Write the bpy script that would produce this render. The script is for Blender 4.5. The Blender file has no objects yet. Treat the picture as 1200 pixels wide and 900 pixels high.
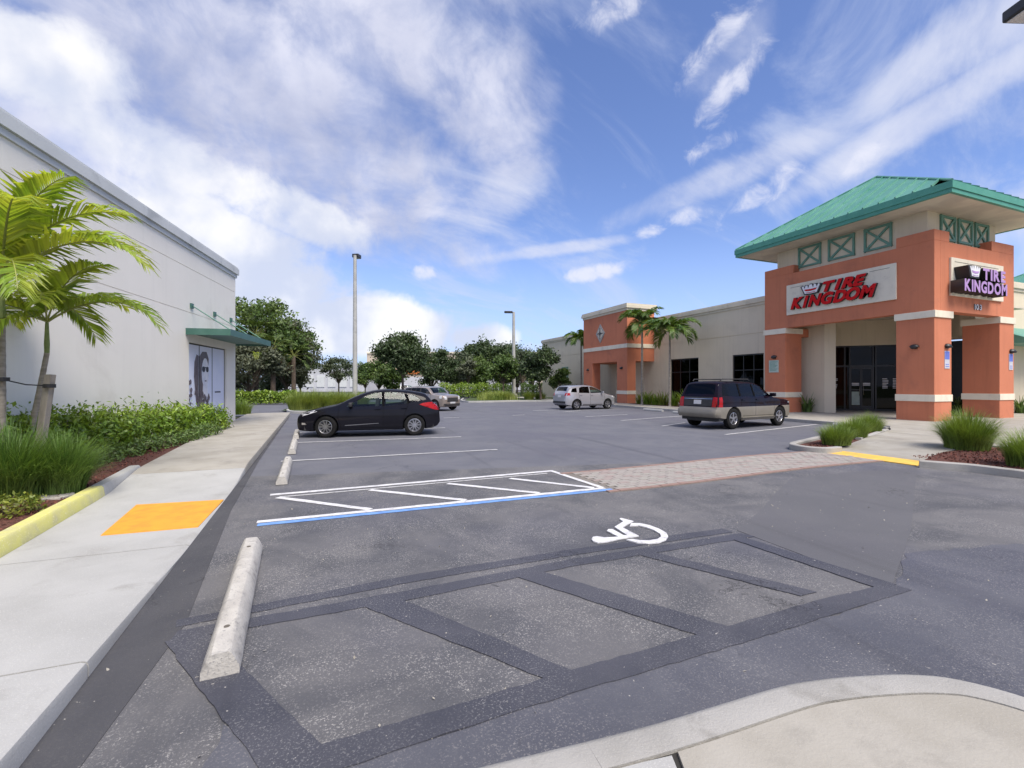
import bpy, bmesh, math, random
import numpy as np
from mathutils import Vector, Matrix
from mathutils.bvhtree import BVHTree
SC = bpy.context.scene
COL = SC.collection
random.seed(7)
R = math.radians
# ------------------------------------------------------------------ camera
YAW = R(22); HC = 1.65; FPX = 545.0
cam = bpy.data.cameras.new('camera'); camo = bpy.data.objects.new('camera', cam); COL.objects.link(camo)
camo.location = (0, 0, HC); camo.rotation_euler = (R(90), 0, -YAW)
cam.sensor_width = 36; cam.lens = 36 * FPX / 1200; cam.clip_start = .05; cam.clip_end = 3000
SC.camera = camo
FX, FY, RX, RY = math.sin(YAW), math.cos(YAW), math.cos(YAW), -math.sin(YAW)
def D(px, z):                       # ground point seen at column px of the 1200 px photograph, z metres ahead
    l = (px - 600) / FPX * z
    return (RX * l + FX * z, RY * l + FY * z)
def G(px, py, h=0):                 # ground point of height h seen at a pixel
    return D(px, FPX * (HC - h) / (py - 450))
def pxdir(px, py):
    return Vector((RX * (px - 600) / FPX + FX, RY * (px - 600) / FPX + FY, (450 - py) / FPX)).normalized()
# ------------------------------------------------------------------ sky, sun, exposure
SUN_EL, SUN_AZ = R(57), R(170)      # azimuth measured from +Y towards +X
SC.view_settings.view_transform = 'Standard'; SC.view_settings.look = 'None'
SC.view_settings.exposure = 1.2; SC.view_settings.gamma = 1
W = bpy.data.worlds.new('World'); SC.world = W; W.use_nodes = True
nt = W.node_tree; nt.nodes.clear()
def N(nt, t, **kw):
    n = nt.nodes.new(t)
    for k, v in kw.items():
        if k.startswith('i_'):
            n.inputs[int(k[2:])].default_value = v
        else: setattr(n, k, v)
    return n
def mth(nt, op, a, b=None, c=None, clamp=False):
    n = nt.nodes.new('ShaderNodeMath'); n.operation = op; n.use_clamp = clamp
    for i, s in enumerate((a, b, c)):
        if s is None: continue
        if isinstance(s, (int, float)): n.inputs[i].default_value = s
        else: nt.links.new(s, n.inputs[i])
    return n.outputs[0]
def vmth(nt, op, a, b=None):
    n = nt.nodes.new('ShaderNodeVectorMath'); n.operation = op
    for i, s in enumerate((a, b)):
        if s is None: continue
        if isinstance(s, (tuple, list, Vector)): n.inputs[i].default_value = tuple(s)
        else: nt.links.new(s, n.inputs[i])
    return n
def mixc(nt, f, a, b, mode='MIX'):
    n = nt.nodes.new('ShaderNodeMix'); n.data_type = 'RGBA'; n.blend_type = mode
    for s, i in ((f, 0), (a, 6), (b, 7)):
        if isinstance(s, (int, float)): n.inputs[i].default_value = s
        elif isinstance(s, (tuple, list)): n.inputs[i].default_value = tuple(s) + (1,) * (4 - len(s))
        else: nt.links.new(s, n.inputs[i])
    return n.outputs[2]
def mapr(nt, v, a, b, c=0., d=1., smooth=True):
    n = nt.nodes.new('ShaderNodeMapRange'); n.interpolation_type = 'SMOOTHSTEP' if smooth else 'LINEAR'
    nt.links.new(v, n.inputs[0])
    for i, x in enumerate((a, b, c, d)): n.inputs[i + 1].default_value = x
    return n.outputs[0]
def noise(nt, vec, scale, detail=6, rough=.55, dist=0, lac=2.0):
    n = nt.nodes.new('ShaderNodeTexNoise'); n.inputs['Scale'].default_value = scale
    n.inputs['Detail'].default_value = detail; n.inputs['Roughness'].default_value = rough
    n.inputs['Distortion'].default_value = dist; n.inputs['Lacunarity'].default_value = lac
    if vec is not None: nt.links.new(vec, n.inputs['Vector'])
    return n.outputs['Fac']
sky = N(nt, 'ShaderNodeTexSky', sky_type='NISHITA', sun_disc=False, sun_elevation=SUN_EL, sun_rotation=SUN_AZ)
sky.altitude = 10; sky.air_density = 1.0; sky.dust_density = .6; sky.ozone_density = 3.0
tc = nt.nodes.new('ShaderNodeTexCoord'); nv = vmth(nt, 'NORMALIZE', tc.outputs['Generated']).outputs[0]
sep = nt.nodes.new('ShaderNodeSeparateXYZ'); nt.links.new(nv, sep.inputs[0])
zc = mth(nt, 'MAXIMUM', sep.outputs[2], 0.0)
inv = mth(nt, 'DIVIDE', 1.0, mth(nt, 'ADD', zc, .16))
pl = vmth(nt, 'SCALE', nv); nt.links.new(inv, pl.inputs['Scale'])
flat = vmth(nt, 'MULTIPLY', pl.outputs[0], (1, 1, .35)).outputs[0]      # cloud-layer coordinates
# streaks run along one wind direction
mp = nt.nodes.new('ShaderNodeMapping'); mp.vector_type = 'TEXTURE'
mp.inputs['Rotation'].default_value = (0, 0, R(28)); mp.inputs['Scale'].default_value = (2.4, 1, 1)
nt.links.new(flat, mp.inputs['Vector'])
n_big = noise(nt, flat, 1.5, 8, .58, .5)
n_str = noise(nt, mp.outputs[0], 2.6, 8, .62, .7)
n_fin = noise(nt, nv, 9.0, 8, .6, .3)
n_puff = noise(nt, nv, 5.5, 6, .5, .2)
n_sm = noise(nt, nv, 20.0, 7, .62, .5)
def blob(px, py, rx, ry, ang, gain):
    c = pxdir(px, py); a = math.radians(ang)
    up = Vector((0, 0, 1)); right = c.cross(up).normalized(); upp = right.cross(c).normalized()
    va = right * math.cos(a) + upp * math.sin(a); vb = -right * math.sin(a) + upp * math.cos(a)
    k = 1 + ((px - 600) ** 2 + (py - 450) ** 2) / FPX ** 2
    rx = rx / FPX / k ** .75; ry = ry / FPX / k ** .75
    q = vmth(nt, 'SUBTRACT', nv, c).outputs[0]
    x = vmth(nt, 'DOT_PRODUCT', q, va / rx).outputs['Value']; y = vmth(nt, 'DOT_PRODUCT', q, vb / ry).outputs['Value']
    front = vmth(nt, 'DOT_PRODUCT', nv, c).outputs['Value']
    e = mth(nt, 'SQRT', mth(nt, 'ADD', mth(nt, 'MULTIPLY', x, x), mth(nt, 'MULTIPLY', y, y)))
    m = mapr(nt, e, 1.5, .25, 0, gain)
    return mth(nt, 'MULTIPLY', m, mapr(nt, front, 0., .3))
def cover(lst, nz, amp, lo, hi):
    s = None
    for b in lst:
        v = blob(*b); s = v if s is None else mth(nt, 'MAXIMUM', s, v)
    s = mth(nt, 'ADD', s, mth(nt, 'MULTIPLY', mth(nt, 'SUBTRACT', nz, .5), amp))
    return mapr(nt, s, lo, hi)
nz_mix = mth(nt, 'ADD', mth(nt, 'MULTIPLY', n_big, .6), mth(nt, 'MULTIPLY', n_fin, .4))
BEHIND = []
veil = cover([(330, 150, 300, 150, -12, .95), (30, 190, 240, 150, 0, .9), (-250, 250, 420, 330, 0, 1), (430, 20, 220, 110, -30, .8),
              (560, 130, 110, 100, -30, .62), (300, -260, 500, 260, 0, .8), (1650, 60, 500, 260, 5, .8), (-900, 100, 700, 500, 0, .9)] + BEHIND, nz_mix, 1.9, .16, .90)
puff = cover([(30, 70, 150, 70, 10, .9), (270, 300, 170, 80, -20, .9), (420, 385, 150, 42, 0, 1), (560, 398, 70, 22, 0, .75),
              (190, 190, 160, 60, -25, .7), (330, 245, 130, 40, -14, .8)], n_fin, 1.25, .28, .72)
small = cover([(495, 320, 17, 11, 0, .8), (698, 319, 46, 11, 8, .85), (806, 253, 28, 14, 10, .75), (1010, 190, 34, 18, 30, .7), (895, 225, 55, 20, 25, .65), (640, 408, 60, 10, 0, .5), (762, 270, 20, 10, 0, .6), (720, 8, 60, 26, 15, .65), (842, 48, 80, 22, 38, .60), (858, 96, 70, 24, 45, .62), (830, 172, 40, 14, 10, .45)], n_sm, 1.7, .25, .95)
strk = cover([(650, 292, 120, 10, 6, .75), (845, 70, 90, 50, 42, .6), (1060, 150, 190, 34, 22, .8), (830, 215, 200, 24, 14, .62),
              (1120, 60, 170, 60, 20, .62), (1180, 260, 180, 50, 10, .6), (900, 380, 220, 40, 0, .4), (590, 230, 90, 40, 35, .6), (1500, 150, 420, 200, 10, .6)], mth(nt, 'ADD', mth(nt, 'MULTIPLY', n_str, .6), mth(nt, 'MULTIPLY', n_fin, .4)), 1.5, .25, .95)
wisp = mth(nt, 'MULTIPLY', mapr(nt, n_str, .46, .74), .55)
# unseen broken cloud added behind the camera to turn the ambient light neutral
back = mapr(nt, vmth(nt, 'DOT_PRODUCT', nv, (FX, FY, 0)).outputs['Value'], .15, -.35)
veil = mth(nt, 'MAXIMUM', veil, mth(nt, 'MULTIPLY', back, mapr(nt, n_big, .34, .56)))
# the sky itself: deeper blue overhead, paler towards the horizon, as the photograph shows
skyc = mixc(nt, 1.0, sky.outputs[0], (1.06, 1.05, 1.30), 'MULTIPLY')
STR = .066
EXQ = .60
def k(c): return tuple(x * EXQ / STR for x in c)
shade = mapr(nt, mth(nt, 'ADD', mth(nt, 'MULTIPLY', n_big, .55), mth(nt, 'MULTIPLY', n_puff, .45)), .36, .64)
cveil = mixc(nt, shade, k((.36, .39, .53)), k((.62, .63, .73)))
cpuff = mixc(nt, mapr(nt, n_puff, .38, .64), k((.50, .54, .66)), k((.80, .79, .79)))
hz = mixc(nt, mapr(nt, sep.outputs[2], .34, 0.0, 0, .7), skyc, k((.38, .52, .84)))
s1 = mixc(nt, wisp, hz, k((.48, .53, .68)))
s2 = mixc(nt, mth(nt, 'MULTIPLY', strk, .72), s1, k((.58, .60, .70)))
s3 = mixc(nt, mth(nt, 'MULTIPLY', veil, mapr(nt, n_fin, .36, .62, .60, .93)), s2, cveil)
s35 = mixc(nt, mth(nt, 'MULTIPLY', puff, .92), s3, cpuff)
s4 = mixc(nt, mth(nt, 'MULTIPLY', small, .80), s35, k((.64, .65, .74)))
bg = N(nt, 'ShaderNodeBackground'); bg.inputs[1].default_value = STR; nt.links.new(s4, bg.inputs[0])
wo = nt.nodes.new('ShaderNodeOutputWorld'); nt.links.new(bg.outputs[0], wo.inputs[0])
sl = bpy.data.lights.new('sun', 'SUN'); sl.energy = 2.3; sl.angle = R(40); sl.color = (1, .92, .80)
so = bpy.data.objects.new('sun', sl); COL.objects.link(so); so.location = (-20, 0, 40)
sd = Vector((math.sin(SUN_AZ) * math.cos(SUN_EL), math.cos(SUN_AZ) * math.cos(SUN_EL), math.sin(SUN_EL)))
SUNDIR = sd
so.rotation_euler = sd.to_track_quat('Z', 'Y').to_euler()
# ------------------------------------------------------------------ materials
M = {}
def mat(name, c1, c2=None, scale=3., rough=.8, bump=0., bscale=40., metal=0., spec=.5, dirt=None, dscale=1., fine=None, fscale=200., coat=0, contrast=(.35, .65), leaf=0, stretch=None, island=0, streak=0):
    m = bpy.data.materials.new(name); m.use_nodes = True; t = m.node_tree; b = t.nodes['Principled BSDF']
    co = t.nodes.new('ShaderNodeTexCoord').outputs['Object']
    if stretch:
        mm = t.nodes.new('ShaderNodeMapping'); mm.inputs['Scale'].default_value = stretch; t.links.new(co, mm.inputs[0]); cs = mm.outputs[0]
    else: cs = co
    col = mixc(t, mapr(t, noise(t, cs, scale, 5), *contrast), c1, c2 or tuple(x * .85 for x in c1))
    if dirt: col = mixc(t, mapr(t, noise(t, cs, dscale, 7, .65, .4), .52, .72, 0, .85), col, dirt)
    if streak:
        sm = t.nodes.new('ShaderNodeMapping'); sm.inputs['Scale'].default_value = (2.2, 2.2, .12); t.links.new(co, sm.inputs[0])
        col = mixc(t, mapr(t, noise(t, sm.outputs[0], 1.6, 6, .65, .2), .48, .78, 0, streak), col, tuple(x * .62 for x in c1))
        col = mixc(t, mapr(t, noise(t, co, .35, 5, .6, .3), .42, .68, 0, streak * .6), col, tuple(x * .80 for x in c1))
    if fine: col = mixc(t, mapr(t, noise(t, co, fscale, 2, .6), .58, .70), col, fine)
    if island:
        g = t.nodes.new('ShaderNodeNewGeometry').outputs['Random Per Island']
        hs = t.nodes.new('ShaderNodeHueSaturation'); t.links.new(col, hs.inputs['Color'])
        t.links.new(mapr(t, g, 0, 1, 1 - island, 1 + island, False), hs.inputs['Value']); col = hs.outputs[0]
    t.links.new(col, b.inputs['Base Color'])
    b.inputs['Roughness'].default_value = rough; b.inputs['Metallic'].default_value = metal; b.inputs['Specular IOR Level'].default_value = spec
    b.inputs['Coat Weight'].default_value = coat; b.inputs['Coat Roughness'].default_value = .05
    if bump:
        bp = t.nodes.new('ShaderNodeBump'); bp.inputs['Strength'].default_value = bump; bp.inputs['Distance'].default_value = .02
        t.links.new(noise(t, co, bscale, 6, .6), bp.inputs['Height']); t.links.new(bp.outputs[0], b.inputs['Normal'])
    if leaf:
        tr = t.nodes.new('ShaderNodeBsdfTranslucent'); t.links.new(mixc(t, 1, col, (1.25, 1.15, .5), 'MULTIPLY'), tr.inputs[0])
        ms = t.nodes.new('ShaderNodeMixShader'); ms.inputs[0].default_value = leaf
        t.links.new(b.outputs[0], ms.inputs[1]); t.links.new(tr.outputs[0], ms.inputs[2])
        t.links.new(ms.outputs[0], t.nodes['Material Output'].inputs['Surface'])
    M[name] = m; return m
def asphalt(name, c1, c2, speck, amt=.6, tint=(.10, .10, .145), blot=.5):
    m = bpy.data.materials.new(name); m.use_nodes = True; t = m.node_tree; b = t.nodes['Principled BSDF']
    co = t.nodes.new('ShaderNodeTexCoord').outputs['Object']
    col = mixc(t, mapr(t, noise(t, co, .9, 7, .62, .6), .36, .64), c1, c2)
    col = mixc(t, mapr(t, noise(t, co, .23, 4), .45, .7, 0, .7), col, tint)
    sp = mth(t, 'MULTIPLY', mapr(t, noise(t, co, 85, 3, .75), .53, .66), mapr(t, noise(t, co, 1.6, 5, .6), .35, .62, .15, amt))
    col = mixc(t, sp, col, speck)
    col = mixc(t, mapr(t, noise(t, co, 3.1, 6, .7, 1.2), .62, .74, 0, blot), col, tuple(x * .55 for x in c1))
    tr_ = t.nodes.new('ShaderNodeMapping'); tr_.inputs['Scale'].default_value = (1.6, .13, 1); t.links.new(co, tr_.inputs[0])
    col = mixc(t, mapr(t, noise(t, tr_.outputs[0], 1.1, 4, .6, .6), .56, .76, 0, .45), col, tuple(x * .6 for x in c1))
    col = mixc(t, mapr(t, noise(t, co, 38, 2, .5), .735, .76, 0, .8), col, (.42, .40, .37))
    vo = t.nodes.new('ShaderNodeTexVoronoi'); vo.feature = 'DISTANCE_TO_EDGE'; vo.inputs['Scale'].default_value = .33
    wv = t.nodes.new('ShaderNodeTexNoise'); wv.inputs['Scale'].default_value = 1.3; wv.inputs['Detail'].default_value = 8; wv.inputs['Roughness'].default_value = .65; t.links.new(co, wv.inputs['Vector'])
    off = vmth(t, 'SCALE', wv.outputs['Color']); off.inputs['Scale'].default_value = 1.6; t.links.new(vmth(t, 'ADD', co, off.outputs[0]).outputs[0], vo.inputs['Vector'])
    crk = mth(t, 'MULTIPLY', mapr(t, vo.outputs['Distance'], .0045, .001), mapr(t, noise(t, co, .6, 3), .50, .62, 0, .75)); col = mixc(t, crk, col, tuple(x * .35 for x in c1))
    t.links.new(col, b.inputs['Base Color']); b.inputs['Roughness'].default_value = .82; b.inputs['Specular IOR Level'].default_value = .3
    bp = t.nodes.new('ShaderNodeBump'); bp.inputs['Strength'].default_value = .55; bp.inputs['Distance'].default_value = .012
    t.links.new(noise(t, co, 110, 4, .7), bp.inputs['Height']); t.links.new(bp.outputs[0], b.inputs['Normal'])
    M[name] = m
asphalt('asphalt', (.082, .084, .095), (.136, .134, .140), (.36, .35, .34), .95, (.078, .082, .112), .8)
asphalt('asphalt_sealed', (.080, .084, .106), (.112, .115, .135), (.28, .27, .27), .6, (.068, .070, .105))
asphalt('asphalt_smooth', (.108, .109, .120), (.120, .120, .131), (.17, .17, .17), .3, (.095, .095, .11), .15)
asphalt('asphalt_gutter', (.060, .061, .070), (.078, .078, .086), (.15, .15, .14), .35, (.075, .072, .076), .2)
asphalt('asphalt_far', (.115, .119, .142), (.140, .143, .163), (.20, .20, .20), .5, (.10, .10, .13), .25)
asphalt('blackout_paint', (.050, .053, .070), (.074, .076, .094), (.20, .20, .21), 1.0, (.052, .057, .088), .1)
mat('concrete', (.40, .40, .39), (.34, .34, .33), 1.2, .9, .15, 60, dirt=(.29, .285, .27), dscale=1.7, fine=(.49, .485, .47), fscale=150, contrast=(.3, .7))
mat('concrete_old', (.30, .28, .24), (.36, .34, .30), 1.5, .9, .2, 60, dirt=(.23, .215, .19), dscale=1.3, fine=(.37, .355, .32), fscale=160)
mat('concrete_curb', (.37, .36, .34), (.31, .30, .28), 2, .9, .3, 90, dirt=(.24, .23, .21), dscale=3, fine=(.42, .41, .38), fscale=160)
mat('concrete_stop', (.50, .48, .44), (.42, .40, .37), 6, .9, .35, 60, dirt=(.22, .21, .20), dscale=7, fine=(.30, .29, .28), fscale=60)
mat('joint', (.035, .033, .03), rough=.95)
mat('yellow_curb', (.60, .58, .18), (.52, .50, .22), 4, .8, .2, 50, dirt=(.42, .40, .26), dscale=4, fine=(.66, .63, .35), fscale=60)
mat('tactile_yellow', (.72, .33, .03), (.66, .29, .03), 6, .7, .1, 60, dirt=(.55, .25, .04), dscale=6)
mat('ramp_yellow', (.78, .50, .09), (.68, .42, .08), 6, .7, .1, 60, dirt=(.55, .40, .15), dscale=6)
mat('line_white', (.70, .70, .71), (.56, .56, .58), 8, .7, .3, 60, dirt=(.30, .30, .32), dscale=11, fine=(.40, .40, .41), fscale=120)
mat('line_worn', (.52, .52, .52), (.40, .40, .41), 5, .7, .2, 60, dirt=(.14, .14, .15), dscale=14, fine=(.2, .2, .2), fscale=120)
mat('line_blue', (.13, .27, .62), (.17, .33, .66), 8, .7, .2, 60, dirt=(.10, .20, .45), dscale=9)
mat('mulch', (.115, .040, .028), (.07, .026, .018), 22, 1, 1.0, 35, dirt=(.17, .07, .05), dscale=15, fine=(.22, .11, .08), fscale=55)
mat('mulch_chip', (.17, .06, .045), (.09, .035, .025), 6, 1, island=.55)
mat('soil_grass', (.06, .085, .03), (.045, .07, .022), 6, 1, .8, 30)
mat('wall_white', (.86, .825, .75), (.83, .795, .72), .6, .92, .2, 160, streak=.13, dirt=(.74, .70, .63), dscale=.5, contrast=(.2, .8))
mat('wall_trim_grey', (.60, .62, .62), (.55, .57, .57), .8, .85, .08, 120, dirt=(.40, .42, .43), dscale=1)
mat('wall_beige', (.70, .62, .475), (.66, .585, .445), .5, .92, .2, 160, streak=.35, dirt=(.61, .54, .41), dscale=.6, contrast=(.2, .8))
mat('trim_beige', (.66, .60, .48), (.60, .55, .44), .9, .9, .1, 120, dirt=(.47, .43, .34), dscale=1.2)
mat('cream', (.74, .68, .55), (.70, .64, .52), 2, .85, .1, 120, streak=.2, dirt=(.60, .55, .45), dscale=2)
mat('stucco_orange', (.56, .195, .105), (.52, .178, .094), .8, .92, .3, 150, streak=.40, dirt=(.42, .15, .088), dscale=.7, contrast=(.25, .75))
mat('roof_green', (.10, .29, .225), (.13, .33, .26), 1.0, .45, .03, 20, metal=.1, streak=.3, dirt=(.05, .24, .17), dscale=1.4)
mat('trim_green', (.06, .26, .19), (.075, .29, .21), 3, .5)
mat('lattice_green', (.14, .30, .235), (.11, .25, .195), 3, .6)
mat('awning_green', (.06, .15, .12), (.08, .18, .15), 2, .45, metal=.3)
mat('soffit', (.66, .60, .48), (.54, .49, .40), 1, .9, .05, 100)
mat('reveal', (.13, .115, .095), rough=.9)
mat('black_metal', (.016, .016, .018), (.022, .022, .024), 4, .4)
mat('dark_frame', (.012, .013, .016), (.016, .017, .02), 4, .35)
mat('sign_red', (.56, .006, .008), (.50, .005, .007), 3, .5, spec=.15)
mat('sign_side', (.02, .018, .02), rough=.5)
mat('sign_purple', (.42, .25, .50), (.38, .22, .47), 3, .4)
mat('sign_lilac', (.62, .50, .68), (.56, .45, .62), 3, .4)
mat('sign_white', (.75, .75, .76), (.70, .70, .72), 3, .4)
mat('plaque_green', (.38, .46, .40), (.45, .53, .46), 6, .6)
mat('plaque_blue', (.10, .14, .50), (.12, .17, .54), 6, .5)
mat('plaque_grey', (.55, .55, .60), (.48, .48, .53), 8, .5)
mat('pole_grey', (.42, .42, .40), (.36, .36, .34), 2, .7, .05, 60, dirt=(.30, .30, .28), dscale=3)
mat('bark', (.16, .12, .09), (.09, .07, .055), 6, .95, .8, 20, stretch=(1, 1, .3))
mat('palm_bark', (.34, .30, .25), (.24, .21, .17), 5, .9, .4, 25, stretch=(1, 1, 3.5))
mat('palm_green_stem', (.22, .27, .09), (.16, .21, .07), 4, .7, stretch=(1, 1, 3))
mat('stake_wood', (.30, .27, .23), (.20, .18, .155), 3, .95, .5, 30, stretch=(3, 3, .4))
mat('strap', (.02, .02, .022), rough=.6)
mat('palm_leaf', (.24, .37, .045), (.40, .47, .075), 1.6, .42, leaf=.48, island=.35)
mat('palm_leaf_dark', (.055, .12, .025), (.12, .19, .03), 1.0, .42, leaf=.3, island=.4)
mat('palm_dead', (.22, .14, .08), (.15, .10, .06), 2, .8, leaf=.2, island=.3)
mat('rachis', (.28, .30, .08), (.22, .24, .06), 3, .5)
mat('leaf_hedge', (.13, .23, .025), (.25, .35, .045), 2.5, .38, leaf=.32, island=.5)
mat('leaf_cover', (.085, .15, .035), (.13, .20, .05), 3, .5, leaf=.25, island=.45)
mat('leaf_yellow', (.13, .19, .03), (.22, .24, .04), 3, .45, leaf=.3, island=.45)
mat('grass_dark', (.09, .18, .035), (.16, .26, .06), 1.4, .5, leaf=.3, island=.45)
mat('grass_light', (.15, .24, .045), (.22, .30, .06), 1.4, .5, leaf=.3, island=.4)
mat('grass_far', (.21, .29, .06), (.29, .34, .09), .8, .6, leaf=.3, island=.4)
mat('leaf_oak', (.042, .072, .026), (.068, .105, .034), .35, .55, leaf=.22, island=.5)
mat('leaf_green', (.07, .125, .028), (.115, .17, .036), .4, .55, leaf=.28, island=.5)
mat('leaf_grey', (.085, .10, .06), (.12, .135, .08), .4, .6, leaf=.2, island=.45)
mat('leaf_olive', (.06, .085, .045), (.085, .11, .05), .4, .6, leaf=.2, island=.4)
mat('brick_tan', (.33, .30, .275), (.27, .245, .23), 2.2, .9, .3, 60, dirt=(.36, .28, .25), dscale=3, island=.0)
mat('brick_pink', (.32, .265, .245), (.27, .225, .21), 2.2, .9, .3, 60)
mat('brick_grey', (.34, .32, .29), (.26, .245, .22), 2.2, .9, .3, 60)
mat('brick_red', (.28, .185, .155), (.23, .155, .135), 2.2, .9, .3, 60)
mat('grout', (.20, .18, .16), rough=1)
mat('white_warehouse', (.52, .53, .56), (.47, .48, .51), .4, .9)
mat('store_beige', (.50, .42, .34), (.46, .39, .31), .3, .9)
mat('store_orange', (.60, .17, .04), rough=.7)
mat('poster_base', (.78, .82, .97), (.72, .77, .95), 1.5, .5)
mat('poster_face', (.85, .85, .92), (.66, .68, .78), 3, .5)
mat('poster_dark', (.05, .05, .08), (.09, .09, .13), 6, .25)
mat('poster_hair', (.10, .08, .11), (.18, .15, .19), 9, .25, stretch=(3, 3, .6))
mat('tyre', (.012, .012, .013), (.018, .018, .018), 8, .9, spec=.1)
mat('seam_black', (.006, .006, .007), rough=.9, spec=.05)
mat('rim', (.45, .45, .47), (.38, .38, .40), 3, .3, metal=.9)
mat('rim_dark', (.05, .05, .055), rough=.6)
mat('lamp_red', (.36, .004, .006), (.27, .003, .005), 20, .2, spec=.2, coat=.4)
mat('lamp_clear', (.62, .63, .66), (.40, .41, .44), 22, .12, coat=1)
mat('lamp_amber', (.7, .25, .05), rough=.2)
mat('plastic_black', (.022, .022, .024), (.03, .03, .032), 8, .6)
mat('interior', (.03, .03, .032), (.05, .05, .05), 3, .9)
mat('plate', (.55, .55, .56), (.45, .46, .5), 30, .5)
mat('chrome', (.6, .6, .62), rough=.15, metal=1)
mat('paint_black', (.008, .008, .012), (.010, .010, .015), 1, .5, spec=.0, coat=.40)
mat('paint_navy', (.006, .006, .014), (.012, .006, .010), 1, .5, spec=.0, coat=.40)
mat('paint_silver', (.42, .42, .45), (.40, .40, .43), 1, .3, metal=.55, coat=1)
mat('paint_tan', (.33, .28, .24), (.31, .26, .225), 1, .28, metal=.5, coat=1)
mat('cladding_tan', (.27, .245, .205), (.24, .22, .18), 1.5, .4, metal=.4)
mat('white_paint_car', (.55, .56, .6), rough=.3, coat=1)
def glass(name, tint, alpha, rough=.02, ior=1.5):
    m = bpy.data.materials.new(name); m.use_nodes = True; t = m.node_tree; t.nodes.remove(t.nodes['Principled BSDF'])
    g = t.nodes.new('ShaderNodeBsdfGlossy'); g.inputs['Roughness'].default_value = rough; g.inputs[0].default_value = (.95, .97, 1, 1)
    tr = t.nodes.new('ShaderNodeBsdfTransparent'); tr.inputs[0].default_value = tint + (1,)
    gg = t.nodes.new('ShaderNodeNewGeometry'); dt = mth(t, 'ABSOLUTE', vmth(t, 'DOT_PRODUCT', gg.outputs['Normal'], gg.outputs['Incoming']).outputs['Value']); r0 = ((ior - 1) / (ior + 1)) ** 2; fr = mth(t, 'ADD', mth(t, 'MULTIPLY', mth(t, 'POWER', mth(t, 'SUBTRACT', 1.0, dt), 5.0), 1 - r0), r0)
    ms = t.nodes.new('ShaderNodeMixShader'); t.links.new(mth(t, 'ADD', mth(t, 'MULTIPLY', fr, 1.0), alpha), ms.inputs[0])
    t.links.new(tr.outputs[0], ms.inputs[1]); t.links.new(g.outputs[0], ms.inputs[2]); t.links.new(ms.outputs[0], t.nodes['Material Output'].inputs['Surface'])
    M[name] = m
glass('glass_car', (.60, .70, .66), .0, .02, 1.40); glass('glass_dark', (.08, .09, .11), .0, .02, 1.36); glass('glass_shop', (.07, .08, .09), .0, .02, 1.28)
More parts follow.
